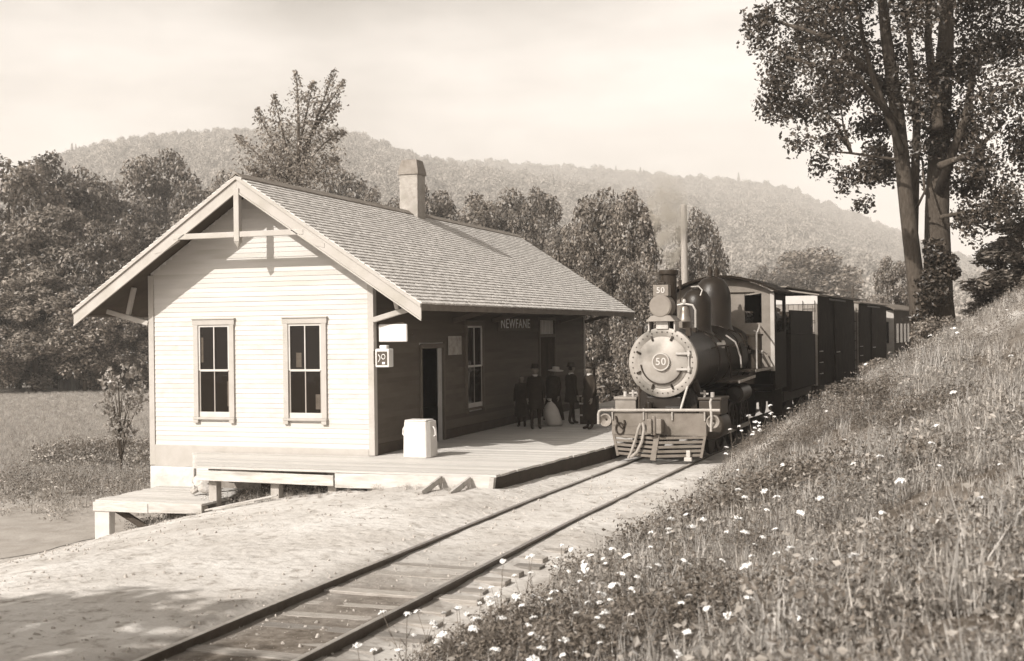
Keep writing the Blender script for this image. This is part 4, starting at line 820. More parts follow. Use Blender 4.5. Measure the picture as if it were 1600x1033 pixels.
# freight cars and coach
def boxcar(name, label, y, ln, hw, top, bodym, endm, roofm, fascia=None):
    t = vehicle(name, label, 'freight car', y)
    m = MB(); m.box(-hw, hw, .03, ln - .03, 1.05, top - .12); body = m.build('body', bodym, t, bevel=.02)
    nb_ = int(2 * hw / .17)
    for i in range(nb_):
        a = -hw + i * 2 * hw / nb_
        m = MB(); m.box(a + .006, a + 2 * hw / nb_ - .006, -.0, .028, 1.08, top - .42); m.build('end_board', endm, t)
    m = MB(); m.box(-hw - .01, hw + .01, -.03, .029, top - .418, top - .12); m.build('end_fascia', fascia or endm, t)
    nsd = int(ln / .2)
    for sg in (1,):
        for i in range(nsd):
            a = .05 + i * (ln - .1) / nsd
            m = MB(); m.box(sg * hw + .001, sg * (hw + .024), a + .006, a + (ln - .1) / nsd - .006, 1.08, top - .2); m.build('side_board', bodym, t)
    m = MB(); m.prism([(-hw - .08, top - .118), (0, top + .10), (hw + .08, top - .118), (hw + .08, top - .07), (0, top + .16), (-hw - .08, top - .07)], 'y', -.08, ln + .08); m.build('roof', roofm, t)
    m = MB(); m.box(-.3, .3, -.1, ln + .1, top + .2, top + .24); m.build('roof_walk', roofm, t)
    m = MB(); m.box(hw + .03, hw + .09, ln * .38, ln * .62, 1.1, top - .25); m.build('sliding_door', bodym, t)
    m = MB()
    for z_ in np.arange(1.3, top - .4, .42): m.tube([(hw - .5, -.10, z_), (hw - .08, -.10, z_)], .014, 6)
    m.tube([(hw - .5, -.09, 1.1), (hw - .5, -.09, top - .3)], .012, 6); m.tube([(hw - .08, -.09, 1.1), (hw - .08, -.09, top - .3)], .012, 6); m.build('ladder', iron2, t)
    m = MB(); m.bar((hw + .11, ln * .2, top - .22), (hw + .11, ln * .66, top - .22), .03, .06); m.build('door_rail', iron2, t)
    for z_ in (1.5, 1.9, 2.3): m = MB(); m.tube([(hw + .03, .2, z_), (hw + .09, .25, z_), (hw + .09, .6, z_), (hw + .03, .65, z_)], .016, 6); m.build('grab_iron', pale, t)
    m = MB(); m.tube([(hw + .10, ln * .40, 2.2), (hw + .14, ln * .42, 2.2), (hw + .14, ln * .46, 2.2), (hw + .10, ln * .48, 2.2)], .02, 6); m.build('door_handle', pale, t)
    m = MB(); m.box(-hw + .1, hw - .1, 0, ln, .78, 1.049); m.box(-.15, .15, -.45, 0, .8, 1.0); m.build('underframe', iron2, t)
    bogie(t, 1.5); bogie(t, ln - 1.5); return t
bx = mk('boxcar_side', .020, .9, .45, 2, .2, 30, stain=.2, spec=.08); be = mk('boxcar_end', .24, .8, .2, 3, .2, 30, orand=.15); rfm = mk('car_roof', .12, .8, .3, 3)  # sunlit end and shaded side toned into separate boxcar colours
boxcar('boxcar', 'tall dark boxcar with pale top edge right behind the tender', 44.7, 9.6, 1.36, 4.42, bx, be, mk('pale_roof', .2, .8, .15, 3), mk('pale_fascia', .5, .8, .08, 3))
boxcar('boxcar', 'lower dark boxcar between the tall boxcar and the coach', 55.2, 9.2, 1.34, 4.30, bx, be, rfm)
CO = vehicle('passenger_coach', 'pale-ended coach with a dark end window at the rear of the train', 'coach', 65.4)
ce = mk('coach_end', .40, .75, .15, 3); cs = mk('coach_side', .03, .8, .2, 3, spec=.1)  # end paler than side: sunlight and shade are coloured in
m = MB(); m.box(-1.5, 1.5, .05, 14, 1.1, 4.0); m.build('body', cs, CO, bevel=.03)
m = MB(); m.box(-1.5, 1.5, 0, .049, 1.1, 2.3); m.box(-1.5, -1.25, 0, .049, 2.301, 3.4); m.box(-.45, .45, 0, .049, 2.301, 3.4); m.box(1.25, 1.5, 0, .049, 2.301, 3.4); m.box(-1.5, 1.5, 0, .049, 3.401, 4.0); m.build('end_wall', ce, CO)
for x in (-.85, .85): m = MB(); m.box(x - .4, x + .4, .02, .045, 2.3, 3.4); m.build('end_window', glass, CO)
for i in range(9): m = MB(); m.box(1.501, 1.515, .8 + i * 1.42, 1.7 + i * 1.42, 2.3, 3.3); m.build('side_window', glass, CO)
m = MB(); m.prism([(x, 3.98 + .42 * (1 - (x / 1.62) ** 2)) for x in np.linspace(-1.62, 1.62, 15)] + [(x, 4.04 + .42 * (1 - (x / 1.62) ** 2)) for x in np.linspace(1.62, -1.62, 15)], 'y', -.4, 14.2); m.build('roof', rfm, CO, smooth=True)
m = MB(); m.box(-1.3, 1.3, -.3, 14, .8, 1.09); m.build('underframe', iron2, CO); bogie(CO, 1.8); bogie(CO, 12)

# ------------------------------------------------------------------ people waiting on the platform
coat = mk('dark_wool', .022, .95, .3, 8, .3, 60); coat2 = mk('charcoal_wool', .035, .95, .3, 8, .3, 60); skin = mk('skin', .17, .6, .1, 6); hair = mk('dark_hair', .02, .7, .3, 12); straw = mk('straw', .42, .9, .12, 20, .3, 60); linen = mk('linen', .46, .9, .08, 9, .3, 40)
def person(label, p, rz, ht=1.74, pose='stand', legs=coat2, top=coat, hat=None, skirt=False, coat_len=.95):
    t = thing('person', label, 'person', p, rz, local=True)
    k = ht / 1.74; V = []; E_ = []; R = []
    def vtx(x, y, z, r): V.append((x * k, y * k, z * k)); R.append(r * k); return len(V) - 1
    def chain(i, pts):
        for q in pts: j = vtx(*q); E_.append((i, j)); i = j
        return i
    pel = vtx(0, 0, .95, .135)
    ch_ = chain(pel, [(0, .01, 1.10, .125), (0, 0, 1.28, .145), (0, .01, 1.42, .13)]); nk = chain(ch_, [(0, 0, 1.50, .058), (0, -.01, 1.56, .06)])
    hd_ = chain(nk, [(0, -.025, 1.62, .085), (0, -.015, 1.68, .092), (0, -.005, 1.73, .06)])
    chain(len(V) - 3, [(0, -.115, 1.615, .016)])                                    # nose
    for sg in (-1, 1):
        chain(len(V) - 4 if sg < 0 else len(V) - 5, [(sg * .095, .0, 1.625, .018)])   # ears
    for sg in (-1, 1):
        st_ = {'stand': .0, 'stride': .14 * sg}[pose]
        chain(pel, [(sg * .09, 0, .90, .10), (sg * .10, -st_ * .5 - .02, .50, .066), (sg * .10, -st_, .10, .045), (sg * .105, -st_ - .05, .045, .045), (sg * .12, -st_ - .17, .03, .034)])
        el = -.02 if sg < 0 else -.06
        hnd = chain(ch_, [(sg * .17, 0, 1.41, .07), (sg * .23, .02, 1.14, .050), (sg * .24, el - .04, .90, .036), (sg * .24, el - .06, .82, .03)])
        for f, (dx, ln) in enumerate(((-.026, .065), (-.009, .08), (.009, .075), (.026, .06))):
            chain(hnd, [(sg * .24 + .0, el - .06 + dx, .77, .010), (sg * .235, el - .07 + dx, .77 - ln * .6, .009), (sg * .225, el - .085 + dx, .77 - ln, .008)])
        chain(hnd, [(sg * .225, el - .105, .80, .011), (sg * .215, el - .125, .765, .009)])
    me = bpy.data.meshes.new('person_body'); me.from_pydata(V, E_, []); o = bpy.data.objects.new('tmp', me); COL.objects.link(o)
    sk = o.modifiers.new('skin', 'SKIN'); sk.use_smooth_shade = True
    for i, r in enumerate(R): me.skin_vertices[0].data[i].radius = (r, r)
    me.skin_vertices[0].data[0].use_root = True
    ss = o.modifiers.new('sub', 'SUBSURF'); ss.levels = 2; ss.render_levels = 2
    dg = bpy.context.evaluated_depsgraph_get(); bm_ = bpy.data.meshes.new_from_object(o.evaluated_get(dg)); bpy.data.objects.remove(o)
    bm_.materials.clear()
    for q in (legs, top, skin, hair): bm_.materials.append(q)
    for f in bm_.polygons:
        c = f.center / k; f.material_index = 0
        if c.z > .93: f.material_index = 1
        if c.z > 1.50: f.material_index = 2
        if c.z > 1.60 and (c.y > .015 or c.z > 1.70): f.material_index = 3
        if abs(c.x) > .15 and c.z < 1.2: f.material_index = 1
        if abs(c.x) > .17 and .6 < c.z < .86: f.material_index = 2
    b = link_mesh('body', bm_, None, t); b.data.polygons.foreach_set('use_smooth', [True] * len(b.data.polygons))
    m = MB(); pr = [(.175, 1.44), (.205, 1.36), (.19, 1.15), (.20, .95)] + ([(.24, .7), (.30, .35), (.33, .10)] if skirt else [(.225, .95 - (coat_len - .45) * .6), (.24, 1.45 - coat_len)])
    m.lathe([(r * k, z * k) for r, z in pr], (0, 0, 0), 'z', 24); c = m.build('skirt' if skirt else 'coat', top, t, smooth=True); c.scale = (1.08, .78, 1)
    if hat == 'felt':
        m = MB(); m.lathe([(.155, 1.70), (.165, 1.705), (.105, 1.715), (.10, 1.78), (.085, 1.83), (0, 1.82)], (0, .0, 0), 'z', 24); h_ = m.build('hat', hair, t, smooth=True); h_.scale = (k, k * 1.1, k)
    if hat == 'straw':
        m = MB(); m.lathe([(.24, 1.66), (.25, 1.67), (.115, 1.70), (.11, 1.78), (0, 1.79)], (0, .0, 0), 'z', 28); h_ = m.build('hat', straw, t, smooth=True); h_.scale = (k, k, k); h_.rotation_euler = (.05, .08, 0)
    for sg in (-1, 1):
        m = MB(); m.lathe([(0, -.012), (.009, -.008), (.012, 0), (.009, .008), (0, .012)], (sg * .034 * k, -.092 * k, 1.645 * k), 'y', 8); m.build('eye', hair, t, smooth=True)
    m = MB(); m.box(-.024 * k, .024 * k, -.105 * k, -.088 * k, 1.578 * k, 1.586 * k); m.build('mouth', mk('lips', .16, .6, .1), t)
    if top is coat and not skirt:
        m = MB(); m.lathe([(.068, 1.47), (.072, 1.50), (.062, 1.525)], (0, 0, 0), 'z', 18); c2 = m.build('collar', linen, t, smooth=True); c2.scale = (k * 1.1, k * 1.1, k)
    return t
PZ = .352
person('man in a dark coat and felt hat standing beside the white sack', (-10.85, 33.2, PZ), .5, 1.78, hat='felt', coat_len=.9)
person('woman in a long dark dress and pale straw hat behind the white sack', (-10.95, 35.3, PZ), -.2, 1.68, hat='straw', skirt=True, top=coat2)
person('man in a dark suit and hat standing with his back to the station corner', (-10.3, 35.0, PZ), 2.4, 1.76, hat='felt', pose='stride', coat_len=.8)
person('man in a long dark overcoat nearest the locomotive', (-9.28, 33.4, PZ), -.7, 1.80, hat='felt', coat_len=1.2)
person('seated-low figure in dark clothes at the wall left of the others', (-11.5, 33.9, PZ), .2, 1.50, top=coat2, coat_len=1.1)['label'] = 'shorter figure in dark clothes by the wall left of the others'
sk = thing('mail_sack', 'full pale cloth sack leaning on the platform among the waiting people', 'sack', (-10.62, 34.3, PZ))
V = []
r_ = np.random.default_rng(3); prof = [(.02, .0), (.20, .01), (.25, .10), (.25, .28), (.21, .48), (.14, .62), (.07, .70), (.05, .74), (.08, .80), (.0, .81)]
m = MB(); m.lathe(prof, (-10.62, 34.3, PZ), 'z', 26); m.v = [(x + (z - PZ) * -.22 + .02 * math.sin(9 * z + 6 * y), y + .02 * math.sin(8 * x + 5 * z), z) for x, y, z in m.v]; m.build('bag', linen, sk, smooth=True, angle=80)
m = MB(); m.tube([(-10.78 + .06 * math.cos(t), 34.3 + .06 * math.sin(t), PZ + .715) for t in np.linspace(0, 6.28, 14)], .014, 6); m.build('tie_cord', hair, sk)
tk = thing('baggage_trunk', 'dark upright trunk with a pale top edge by the far station corner', 'trunk', (-9.8, 35.3, PZ))
m = MB(); m.box(-10.05, -9.58, 35.0, 35.5, PZ, 1.18); m.build('case', coat2, tk, bevel=.02); m = MB(); m.box(-10.07, -9.56, 34.98, 35.52, 1.182, 1.21); m.build('lid', mk('trunk_lid', .30, .8, .2), tk, bevel=.008)
for z_ in (.6, .95): m = MB(); m.box(-10.06, -9.57, 34.985, 34.999, z_, z_ + .05); m.build('strap', trim, tk)
for i, (x, y) in enumerate(((-9.75, 36.0), (-8.9, 39.5))):
    t = thing('leaning_pole' if i == 0 else 'platform_post', ['thin dark pole leaning near the far corner of the station', 'weathered post standing on the platform beyond the people'][i], 'pole', (x, y, PZ))
    m = MB(); m.tube([(x, y, PZ), (x - .12 * (1 - i), y, 2.1)], .035 if i == 0 else .07, 8); m.build('shaft', [hair, MATS['post_wood']][i], t, smooth=True)
    m = MB(); m.lathe([(.05, 0), (.06, .01), (.06, .03), (.0, .035)], (x - .12 * (1 - i), y, 2.1), 'z', 8); m.build('tip', [hair, MATS['post_wood']][i], t)

# ------------------------------------------------------------------ trees
bark = mk('bark', .06, .95, .4, 4, .8, 12, stretch=(4, 4, 1))
leafA = leafmat('leaf_mid', .19, .28, .45, 1.6, .03); leafB = leafmat('leaf_pale', .25, .3, .55, 1.5, .05); leafD = leafmat('leaf_dark', .145, .25, .4, 1.7, .05); leafS = leafmat('leaf_sapling', .26, .3, .6, 1.4, .08)
def tree_mesh(seed, height, radius, base, nblob, nleaf, leaf, shape='round', limbs=10, trunk=.22, blob=(.24, .38), droop=0.0, surf=.45, rmul=1.0):
    """trunk+limbs mesh and a crown of leaf-sized faces gathered in clumps; base = height where the crown starts"""
    r = np.random.default_rng(seed); ch = height - base
    bl = []
    while len(bl) < nblob:
        d = r.uniform(-1, 1, 3)
        if np.linalg.norm(d) > 1: continue
        t = (d[2] + 1) / 2
        if shape == 'round': w = math.sqrt(max(0, 1 - (2 * t - .85) ** 2 / 1.4)); 
        elif shape == 'spire': w = (1.05 - t) ** .7
        elif shape == 'oval': w = math.sqrt(max(0, 1 - (2 * t - 1) ** 2)) ** .7
        else: w = 1
        a = math.atan2(d[1], d[0]); q = math.hypot(d[0], d[1]) ** .55
        rad = r.uniform(*blob) * radius * rmul * (1.1 - .35 * t)
        bl.append((q * w * (radius - rad * .6) * math.cos(a), q * w * (radius - rad * .6) * math.sin(a), base + rad * .5 + t * (ch - rad * 1.4), rad))
    bl = np.array(bl); w = r.choice(len(bl), nleaf, p=bl[:, 3] ** 2 / (bl[:, 3] ** 2).sum())
    d = rand_dirs(nleaf, r); rad = bl[w, 3] * (surf + (1.12 - surf) * r.random(nleaf) ** .7)
    pos = bl[w, :3] + d * rad[:, None] * np.array([1, 1, .8]); pos[:, 2] -= droop * np.abs(r.normal(size=nleaf))
    nn = d * .8 + np.array([0, 0, .35]) + .55 * r.normal(size=(nleaf, 3)); nn /= np.linalg.norm(nn, axis=1)[:, None]
    V = leaf_quads(pos, nn, leaf * r.uniform(.6, 1.35, nleaf), r, .6); keep = pos[:, 2] > .05
    V = V.reshape(-1, 4, 3)[keep].reshape(-1, 3); crown = np_mesh('crown', V, quad_idx(len(V) // 4))
    m = MB(); lean = r.normal(size=2) * .03 * height
    tp = [np.array([lean[0] * t ** 1.5, lean[1] * t ** 1.5, -.3 + t * (base + ch * .72 + .3)]) for t in np.linspace(0, 1, 7)]
    m.tube(tp, [trunk * (1.25 - 1.05 * t) for t in np.linspace(0, 1, 7)], 8)
    for i in r.choice(len(bl), min(limbs, len(bl)), replace=False):
        e = bl[i, :3]; t0 = min(max((e[2] - base * .3) / (height) * r.uniform(.45, .8), .2), .9); k = t0 * 6; a = tp[int(k)] * (1 - k % 1) + tp[min(int(k) + 1, 6)] * (k % 1)
        mid = a * .45 + e * .55 + np.array([0, 0, -.06 * height * r.random()]); rt = trunk * (1.25 - 1.05 * t0) * .55
        m.tube([a, mid, e], [rt, rt * .6, rt * .22], 6)
    me = bpy.data.meshes.new('trunk'); me.from_pydata(m.v, [], m.f); me.polygons.foreach_set('use_smooth', [True] * len(me.polygons)); me.update()
    return me, crown
def place_tree(name, meshes, lmat, label, p, scale, rz, group=None):
    t = thing(name, label, 'tree' if 'bush' not in name and 'shrub' not in name else 'bush', p, rz, group, local=True); t.scale = scale
    link_mesh('trunk', meshes[0], bark, t); link_mesh('crown', meshes[1], lmat, t); return t
PR = {'a': tree_mesh(1, 16, 5.0, 1.0, 70, 20000, .36, blob=(.20, .34)), 'b': tree_mesh(2, 16, 4.5, .8, 76, 20000, .34, 'oval', blob=(.22, .34)), 'c': tree_mesh(3, 16, 5.2, .6, 62, 18000, .40, 'round', blob=(.22, .38)), 'd': tree_mesh(4, 12, 3.4, .4, 70, 18000, .27, 'oval', droop=.12, blob=(.20, .32))}
PH = {'a': (16, 5.0), 'b': (16, 4.5), 'c': (16, 5.2), 'd': (12, 3.4)}
TL = [
 # u, top row, half width px, depth, kind, material, label
 (8, 222, 78, 104, 'a', leafD, 'tall dark leafy tree at the extreme left edge'),
 (78, 248, 62, 116, 'b', leafD, 'dark rounded tree second from the left edge in the back row'),
 (140, 250, 55, 124, 'c', leafD, 'dark tree in the back row just left of the pale hillside'),
 (196, 272, 50, 128, 'a', leafA, 'smaller back-row tree left of the station gable'),
 (250, 240, 58, 138, 'b', leafA, 'mid-grey round-topped tree showing above the left eave'),
 (305, 262, 48, 132, 'c', leafA, 'leafy tree rising behind the left roof slope'),
 (352, 238, 46, 150, 'a', leafA, 'hazy tree behind the roof peak on its left'),
 (28, 318, 66, 99, 'c', leafA, 'broad pale tree low at the left edge of the wood'),
 (105, 325, 64, 101, 'd', leafA, 'dense front tree in the middle of the left wood'),
 (165, 352, 48, 96, 'b', leafB, 'pale feathery upright tree at the front of the left wood'),
 (222, 318, 55, 106, 'a', leafA, 'bright-leaved front tree behind the left eave'),
 (290, 320, 50, 110, 'd', leafA, 'front tree hidden behind the left roof slope'),
 (55, 425, 62, 94, 'd', leafA, 'low spreading tree above the shed at the meadow edge'),
 (132, 440, 52, 94, 'c', leafA, 'low tree with hanging boughs right of the shed'),
 (205, 455, 52, 95, 'b', leafD, 'low dark tree next to the station wall at the meadow edge'),
 (-10, 440, 50, 92, 'a', leafD, 'low dark tree cut by the left picture edge'),
 (405, 262, 46, 128, 'b', leafA, 'tree behind the ridge left of the tall feathery tree'),
 (480, 300, 55, 120, 'd', leafA, 'leafy tree below the tall feathery tree'),
 (545, 238, 50, 135, 'c', leafA, 'hazy round tree right of the tall feathery tree'),
 (600, 268, 45, 120, 'a', leafA, 'tree immediately left of the chimney'),
 (672, 282, 44, 112, 'b', leafA, 'tree immediately right of the chimney'),
 (728, 276, 52, 112, 'a', leafA, 'spreading tree behind the middle of the ridge'),
 (790, 272, 50, 116, 'c', leafA, 'spreading tree above the far end of the ridge'),
 (845, 288, 42, 104, 'b', leafA, 'narrower tree between the ridge end and the dense tree'),
 (868, 350, 36, 92, 'd', leafD, 'low dark tree tucked behind the ridge end'),
 (935, 264, 62, 69, 'c', leafA, 'tall dense leafy tree between station and locomotive'),
 (988, 292, 50, 66, 'b', leafA, 'dense tree close behind the headlight, beside the tall one'),
 (900, 345, 48, 64, 'b', leafB, 'lower pale-leaved tree behind the far eave'),
 (1000, 390, 42, 60, 'c', leafA, 'bushy tree close behind the locomotive headlight'),
 (1090, 300, 36, 88, 'a', leafA, 'slender tree right of the bare pole'),
 (1160, 415, 40, 120, 'a', leafB, 'pale low tree beyond the cab roof'),
 (1262, 372, 62, 210, 'c', leafA, 'faint spreading tree on the hill foot above the boxcars'),
 (1205, 402, 35, 200, 'a', leafA, 'small faint tree left of the spreading one on the hill foot'),
 (1395, 398, 32, 72, 'b', leafA, 'young tree left of the big trunks above the coach'),
]
for i, (u, v, hw, d, kd, lm, lab) in enumerate(TL):
    p = P(u, HZ, d); gz_ = float(zg(p[0], p[1])); top = P(u, v, d)[2]; h = (top - gz_) * (1.07 if u < 260 else 1.03)
    rad = hw / F * d * (1.45 if h > 9 and d > 80 else 1.2); base_h, base_r = PH[kd]
    place_tree('leafy_tree', PR[kd], lm, lab, (p[0], p[1], gz_), (rad / base_r, rad / base_r, h / base_h), rr.uniform(0, 6.28), 'trees around the station')
# hedge of bushes along the foot of the wood
BU = tree_mesh(9, 2.2, 1.7, .0, 26, 5000, .17, 'round', limbs=4, trunk=.06)
for i, (u, d, s) in enumerate(((-15, 96, 2.2), (30, 97, 1.7), (88, 99, 1.2), (150, 97, 1.4), (190, 96, 1.7), (228, 98, 1.8), (880, 66, 1.6), (930, 62, 1.2))):
    p = P(u, HZ, d); place_tree('leafy_bush', BU, [leafD, leafA][i % 2], ['bush at the extreme left of the meadow edge', 'bush left of the weathered shed', 'bush in front of the weathered shed', 'bush right of the weathered shed', 'bush behind the sapling on the meadow edge', 'bush touching the station corner at the meadow edge', 'bush behind the far station corner', 'bush beside the far end of the platform'][i], (p[0], p[1], float(zg(p[0], p[1]))), (s, s, s * 1.1), i * 1.3, 'bushes along the meadow edge')

# tall feathery tree above the roof
def fan_tree(u, d, v_top, label):
    p = P(u, HZ, d); gz_ = float(zg(p[0], p[1])); t = thing('feathery_tree', label, 'tree', (p[0], p[1], gz_), local=True)
    r = np.random.default_rng(31); o0 = np.array([p[0], p[1], gz_]); m = MB(); L_ = []; N_ = []
    spec = [((465, 290), (470, 190), (462, 112), .16), ((465, 280), (492, 190), (524, 108), .15), ((470, 250), (500, 180), (538, 126), .12), ((462, 290), (440, 200), (428, 150), .11), ((465, 300), (415, 250), (368, 212), .12), ((470, 270), (505, 215), (538, 208), .10), ((465, 290), (420, 220), (402, 170), .10), ((470, 240), (505, 172), (530, 165), .09), ((470, 300), (510, 250), (528, 250), .10), ((465, 310), (430, 280), (385, 262), .10), ((466, 240), (480, 170), (490, 128), .10)]
    m.tube([(0, 0, -.3), (.1, 0, 5), P(465, 300, d) - o0], [.3, .25, .18], 8)
    for a, b, c, w in spec:
        dd = [d + r.uniform(-2.5, 2.5) for _ in range(3)]; A = P(*a, d) - o0; B = P(*b, dd[1]) - o0; C = P(*c, dd[2]) - o0
        pts = [(1 - t_) ** 2 * A + 2 * t_ * (1 - t_) * B + t_ * t_ * C for t_ in np.linspace(0, 1, 9)]
        m.tube(pts, [w * (1 - .9 * t_) for t_ in np.linspace(0, 1, 9)], 5)
        n = 430
        tt = r.random(n) ** .8; bp_ = ((1 - tt) ** 2)[:, None] * A + (2 * tt * (1 - tt))[:, None] * B + (tt * tt)[:, None] * C
        sp_ = (1.25 * (1 - tt) ** .9 + .08)[:, None]
        L_.append(bp_ + r.normal(size=(n, 3)) * sp_ * np.array([.65, .65, .55]))
    pos = np.concatenate(L_); cl = np.array([(rr.gauss(455, 34), rr.gauss(262, 20)) for _ in range(28)])
    cpos = np.concatenate([P(a, b, d + r.uniform(-2, 2)) - o0 + r.normal(size=(110, 3)) * .5 for a, b in cl]); pos = np.concatenate([pos, cpos])
    nn = rand_dirs(len(pos), r); V = leaf_quads(pos, nn, r.uniform(.12, .30, len(pos)), r, .5)
    me = bpy.data.meshes.new('trunk'); me.from_pydata(m.v, [], m.f); me.update(); link_mesh('trunk', me, bark, t); link_mesh('crown', np_mesh('crown', V, quad_idx(len(pos))), leafA, t)
fan_tree(465, 72, 105, 'tall feathery tree with upswept tips above the roof ridge')

# the great twin-trunked tree on the bank
def big_tree():
    d0 = 43.0; b0 = P(1452, 517, d0); o0 = np.array([b0[0], b0[1], float(zg(b0[0], b0[1])) - .1])
    t = thing('maple_tree', 'great twin-trunked shade tree on the bank at the right', 'tree', tuple(o0), local=True)
    r = np.random.default_rng(77)
    m = MB(); Q = lambda u, v, d=d0: P(u, v, d) - o0
    m.tube([Q(1440, 560), Q(1434, 470), Q(1418, 330), Q(1402, 180), Q(1385, 60), Q(1372, -60)], [.40, .30, .27, .25, .2, .13], 10)
    me = bpy.data.meshes.new('trunk'); me.from_pydata(m.v, [], m.f); me.polygons.foreach_set('use_smooth', [True] * len(me.polygons)); me.update(); link_mesh('trunk', me, bark, t)
    m = MB(); m.tube([Q(1466, 560, 44), Q(1466, 470, 44), Q(1464, 330, 44), Q(1470, 180, 44), Q(1478, 60, 44), Q(1480, -60, 44)], [.75, .52, .42, .36, .28, .18], 12)
    me = bpy.data.meshes.new('trunk'); me.from_pydata(m.v, [], m.f); me.polygons.foreach_set('use_smooth', [True] * len(me.polygons)); me.update(); link_mesh('trunk', me, bark, t)
    m = MB()
    for pts, w in (([(1425, 400), (1432, 200), (1420, 60), (1405, -40)], .2), ([(1410, 240), (1360, 110), (1335, 0)], .14), ([(1400, 250), (1330, 240), (1285, 236)], .06), ([(1330, 240), (1305, 190), (1270, 165)], .06), ([(1330, 238), (1318, 200), (1312, 150)], .05), ([(1468, 300), (1510, 180), (1530, 60)], .2), ([(1468, 260), (1520, 240), (1570, 190)], .14), ([(1405, 200), (1340, 120), (1230, 90)], .12), ([(1408, 160), (1300, 60), (1200, 30)], .12), ([(1470, 340), (1520, 330), (1560, 330)], .08), ([(1466, 200), (1450, 60), (1455, -60)], .2), ([(1425, 340), (1445, 300), (1440, 240)], .06)):
        dd = [d0 + r.uniform(-1.5, 1.5) for _ in pts]; m.tube([Q(a, b, e) for (a, b), e in zip(pts, dd)], [w, w * .7, w * .4, w * .25][:len(pts)], 7)
    me = bpy.data.meshes.new('limbs'); me.from_pydata(m.v, [], m.f); me.polygons.foreach_set('use_smooth', [True] * len(me.polygons)); me.update(); link_mesh('limbs', me, bark, t)
    C = [(1195, 45, 38, 1), (1235, 85, 50, 1), (1215, 150, 40, 1), (1245, 180, 38, 1), (1275, 120, 55, 1), (1300, 60, 55, 1), (1250, 30, 50, 1), (1320, 150, 50, 1), (1300, 205, 28, .6), (1345, 80, 45, .8), (1385, 140, 50, 1), (1360, 190, 36, 1), (1380, 235, 32, 1), (1365, 262, 24, .8), (1330, 285, 26, .5), (1290, 262, 24, .35), (1395, 262, 30, .9), (1410, 90, 40, .6), (1430, 170, 50, 1), (1455, 110, 40, .8), (1475, 190, 50, 1), (1500, 110, 50, 1), (1510, 210, 45, 1), (1540, 60, 60, 1), (1560, 150, 60, 1), (1585, 90, 55, 1), (1545, 240, 45, 1), (1590, 230, 50, 1), (1520, 290, 36, 1), (1570, 300, 40, 1), (1535, 345, 34, 1), (1500, 345, 20, .6), (1450, 20, 50, .8), (1510, 20, 55, 1), (1575, 10, 60, 1), (1400, 5, 50, .7), (1340, 5, 50, .8), (1290, -10, 50, .8), (1230, -20, 40, .8), (1592, 350, 36, .9), (1560, 415, 22, .8), (1610, 400, 40, 1), (1625, 120, 70, 1), (1640, 250, 60, 1), (1250, 225, 26, .35), (1350, 320, 18, .4), (1470, 270, 36, 1), (1445, 230, 34, .9)]
    C += [(u, -60 - 40 * k, 65, 1) for k in range(3) for u in (1300, 1380, 1460, 1540, 1620)]
    # ivy and shoots on the trunks
    C += [(1458, 395, 20, .8), (1452, 430, 24, .9), (1460, 465, 24, .9), (1450, 495, 20, .9), (1478, 410, 16, .7), (1488, 425, 12, .6)]
    pos = []; nn = []
    for u, v, rp, dens in C:
        big = v < 390 or u > 1495
        cc = Q(u, v, d0 + (r.uniform(-3.0, 3.0) if big else -.4)); R = rp / F * d0
        n = int((24 if big else 40) * rp * dens)
        nsub = 5
        sub = cc + rand_dirs(nsub, r) * R * .55; w = r.integers(0, nsub, n); dr_ = rand_dirs(n, r)
        pos.append(sub[w] + dr_ * (R * .66 * (.35 + .85 * r.random(n)))[:, None]); q = dr_ * .5 + np.array([0, 0, .5]) + .6 * r.normal(size=(n, 3)); nn.append(q / np.linalg.norm(q, axis=1)[:, None])
    pos = np.concatenate(pos); nn = np.concatenate(nn); V = leaf_quads(pos, nn, r.uniform(.09, .22, len(pos)), r, .6)
    link_mesh('crown', np_mesh('crown', V, quad_idx(len(pos))), leafmat('leaf_maple', .042, .2, .4, 1.9, .06), t)
big_tree()
SP_ = tree_mesh(14, 8, 2.4, .2, 40, 9000, .26, 'spire', limbs=6, trunk=.14)
for i, (u, v, d, w, lab) in enumerate(((1592, 330, 46, 1.05, 'dark evergreen at the right picture edge on the bank'), (1552, 425, 47, .55, 'small dark bush under the great tree near the right edge'))):
    p = P(u, HZ, d); g_ = float(zg(p[0], p[1])); h = P(u, v, d)[2] - g_; place_tree('evergreen_tree' if i == 0 else 'evergreen_bush', SP_, leafD, lab, (p[0], p[1], g_), (w, w, max(h, 1.5) / 8), 1.0 * i)

for i, (y, sft, sc, lab) in enumerate(((31.5, 6.2, .42, 'dark weedy bush on the bank below the great tree'), (27.5, 8.6, .36, 'small dark bush on the bank near the right picture edge'), (24.5, 4.8, .28, 'low bush beside the trodden path on the bank'), (15.5, 5.2, .22, 'low dark weed clump in the middle of the near bank'), (33.5, 4.6, .34, 'bush at the crest of the bank in front of the boxcar'))):
    x = float(xc(y)) + sft; place_tree('weedy_bush', BU, leafD, lab, (x, y, float(zg(x, y)) - .05), (sc, sc, sc * .9), i * 2.0, 'bushes on the bank')

# sapling by the station corner
SA = tree_mesh(22, 4.2, .95, 1.0, 24, 900, .16, 'oval', limbs=18, trunk=.045, blob=(.28, .5), surf=.2)
p = P(187, HZ, 40.5); place_tree('sapling_tree', SA, leafS, 'slim young sapling with big leaves left of the station corner', (p[0], p[1], float(zg(p[0], p[1]))), (.95, .95, 1), .4)
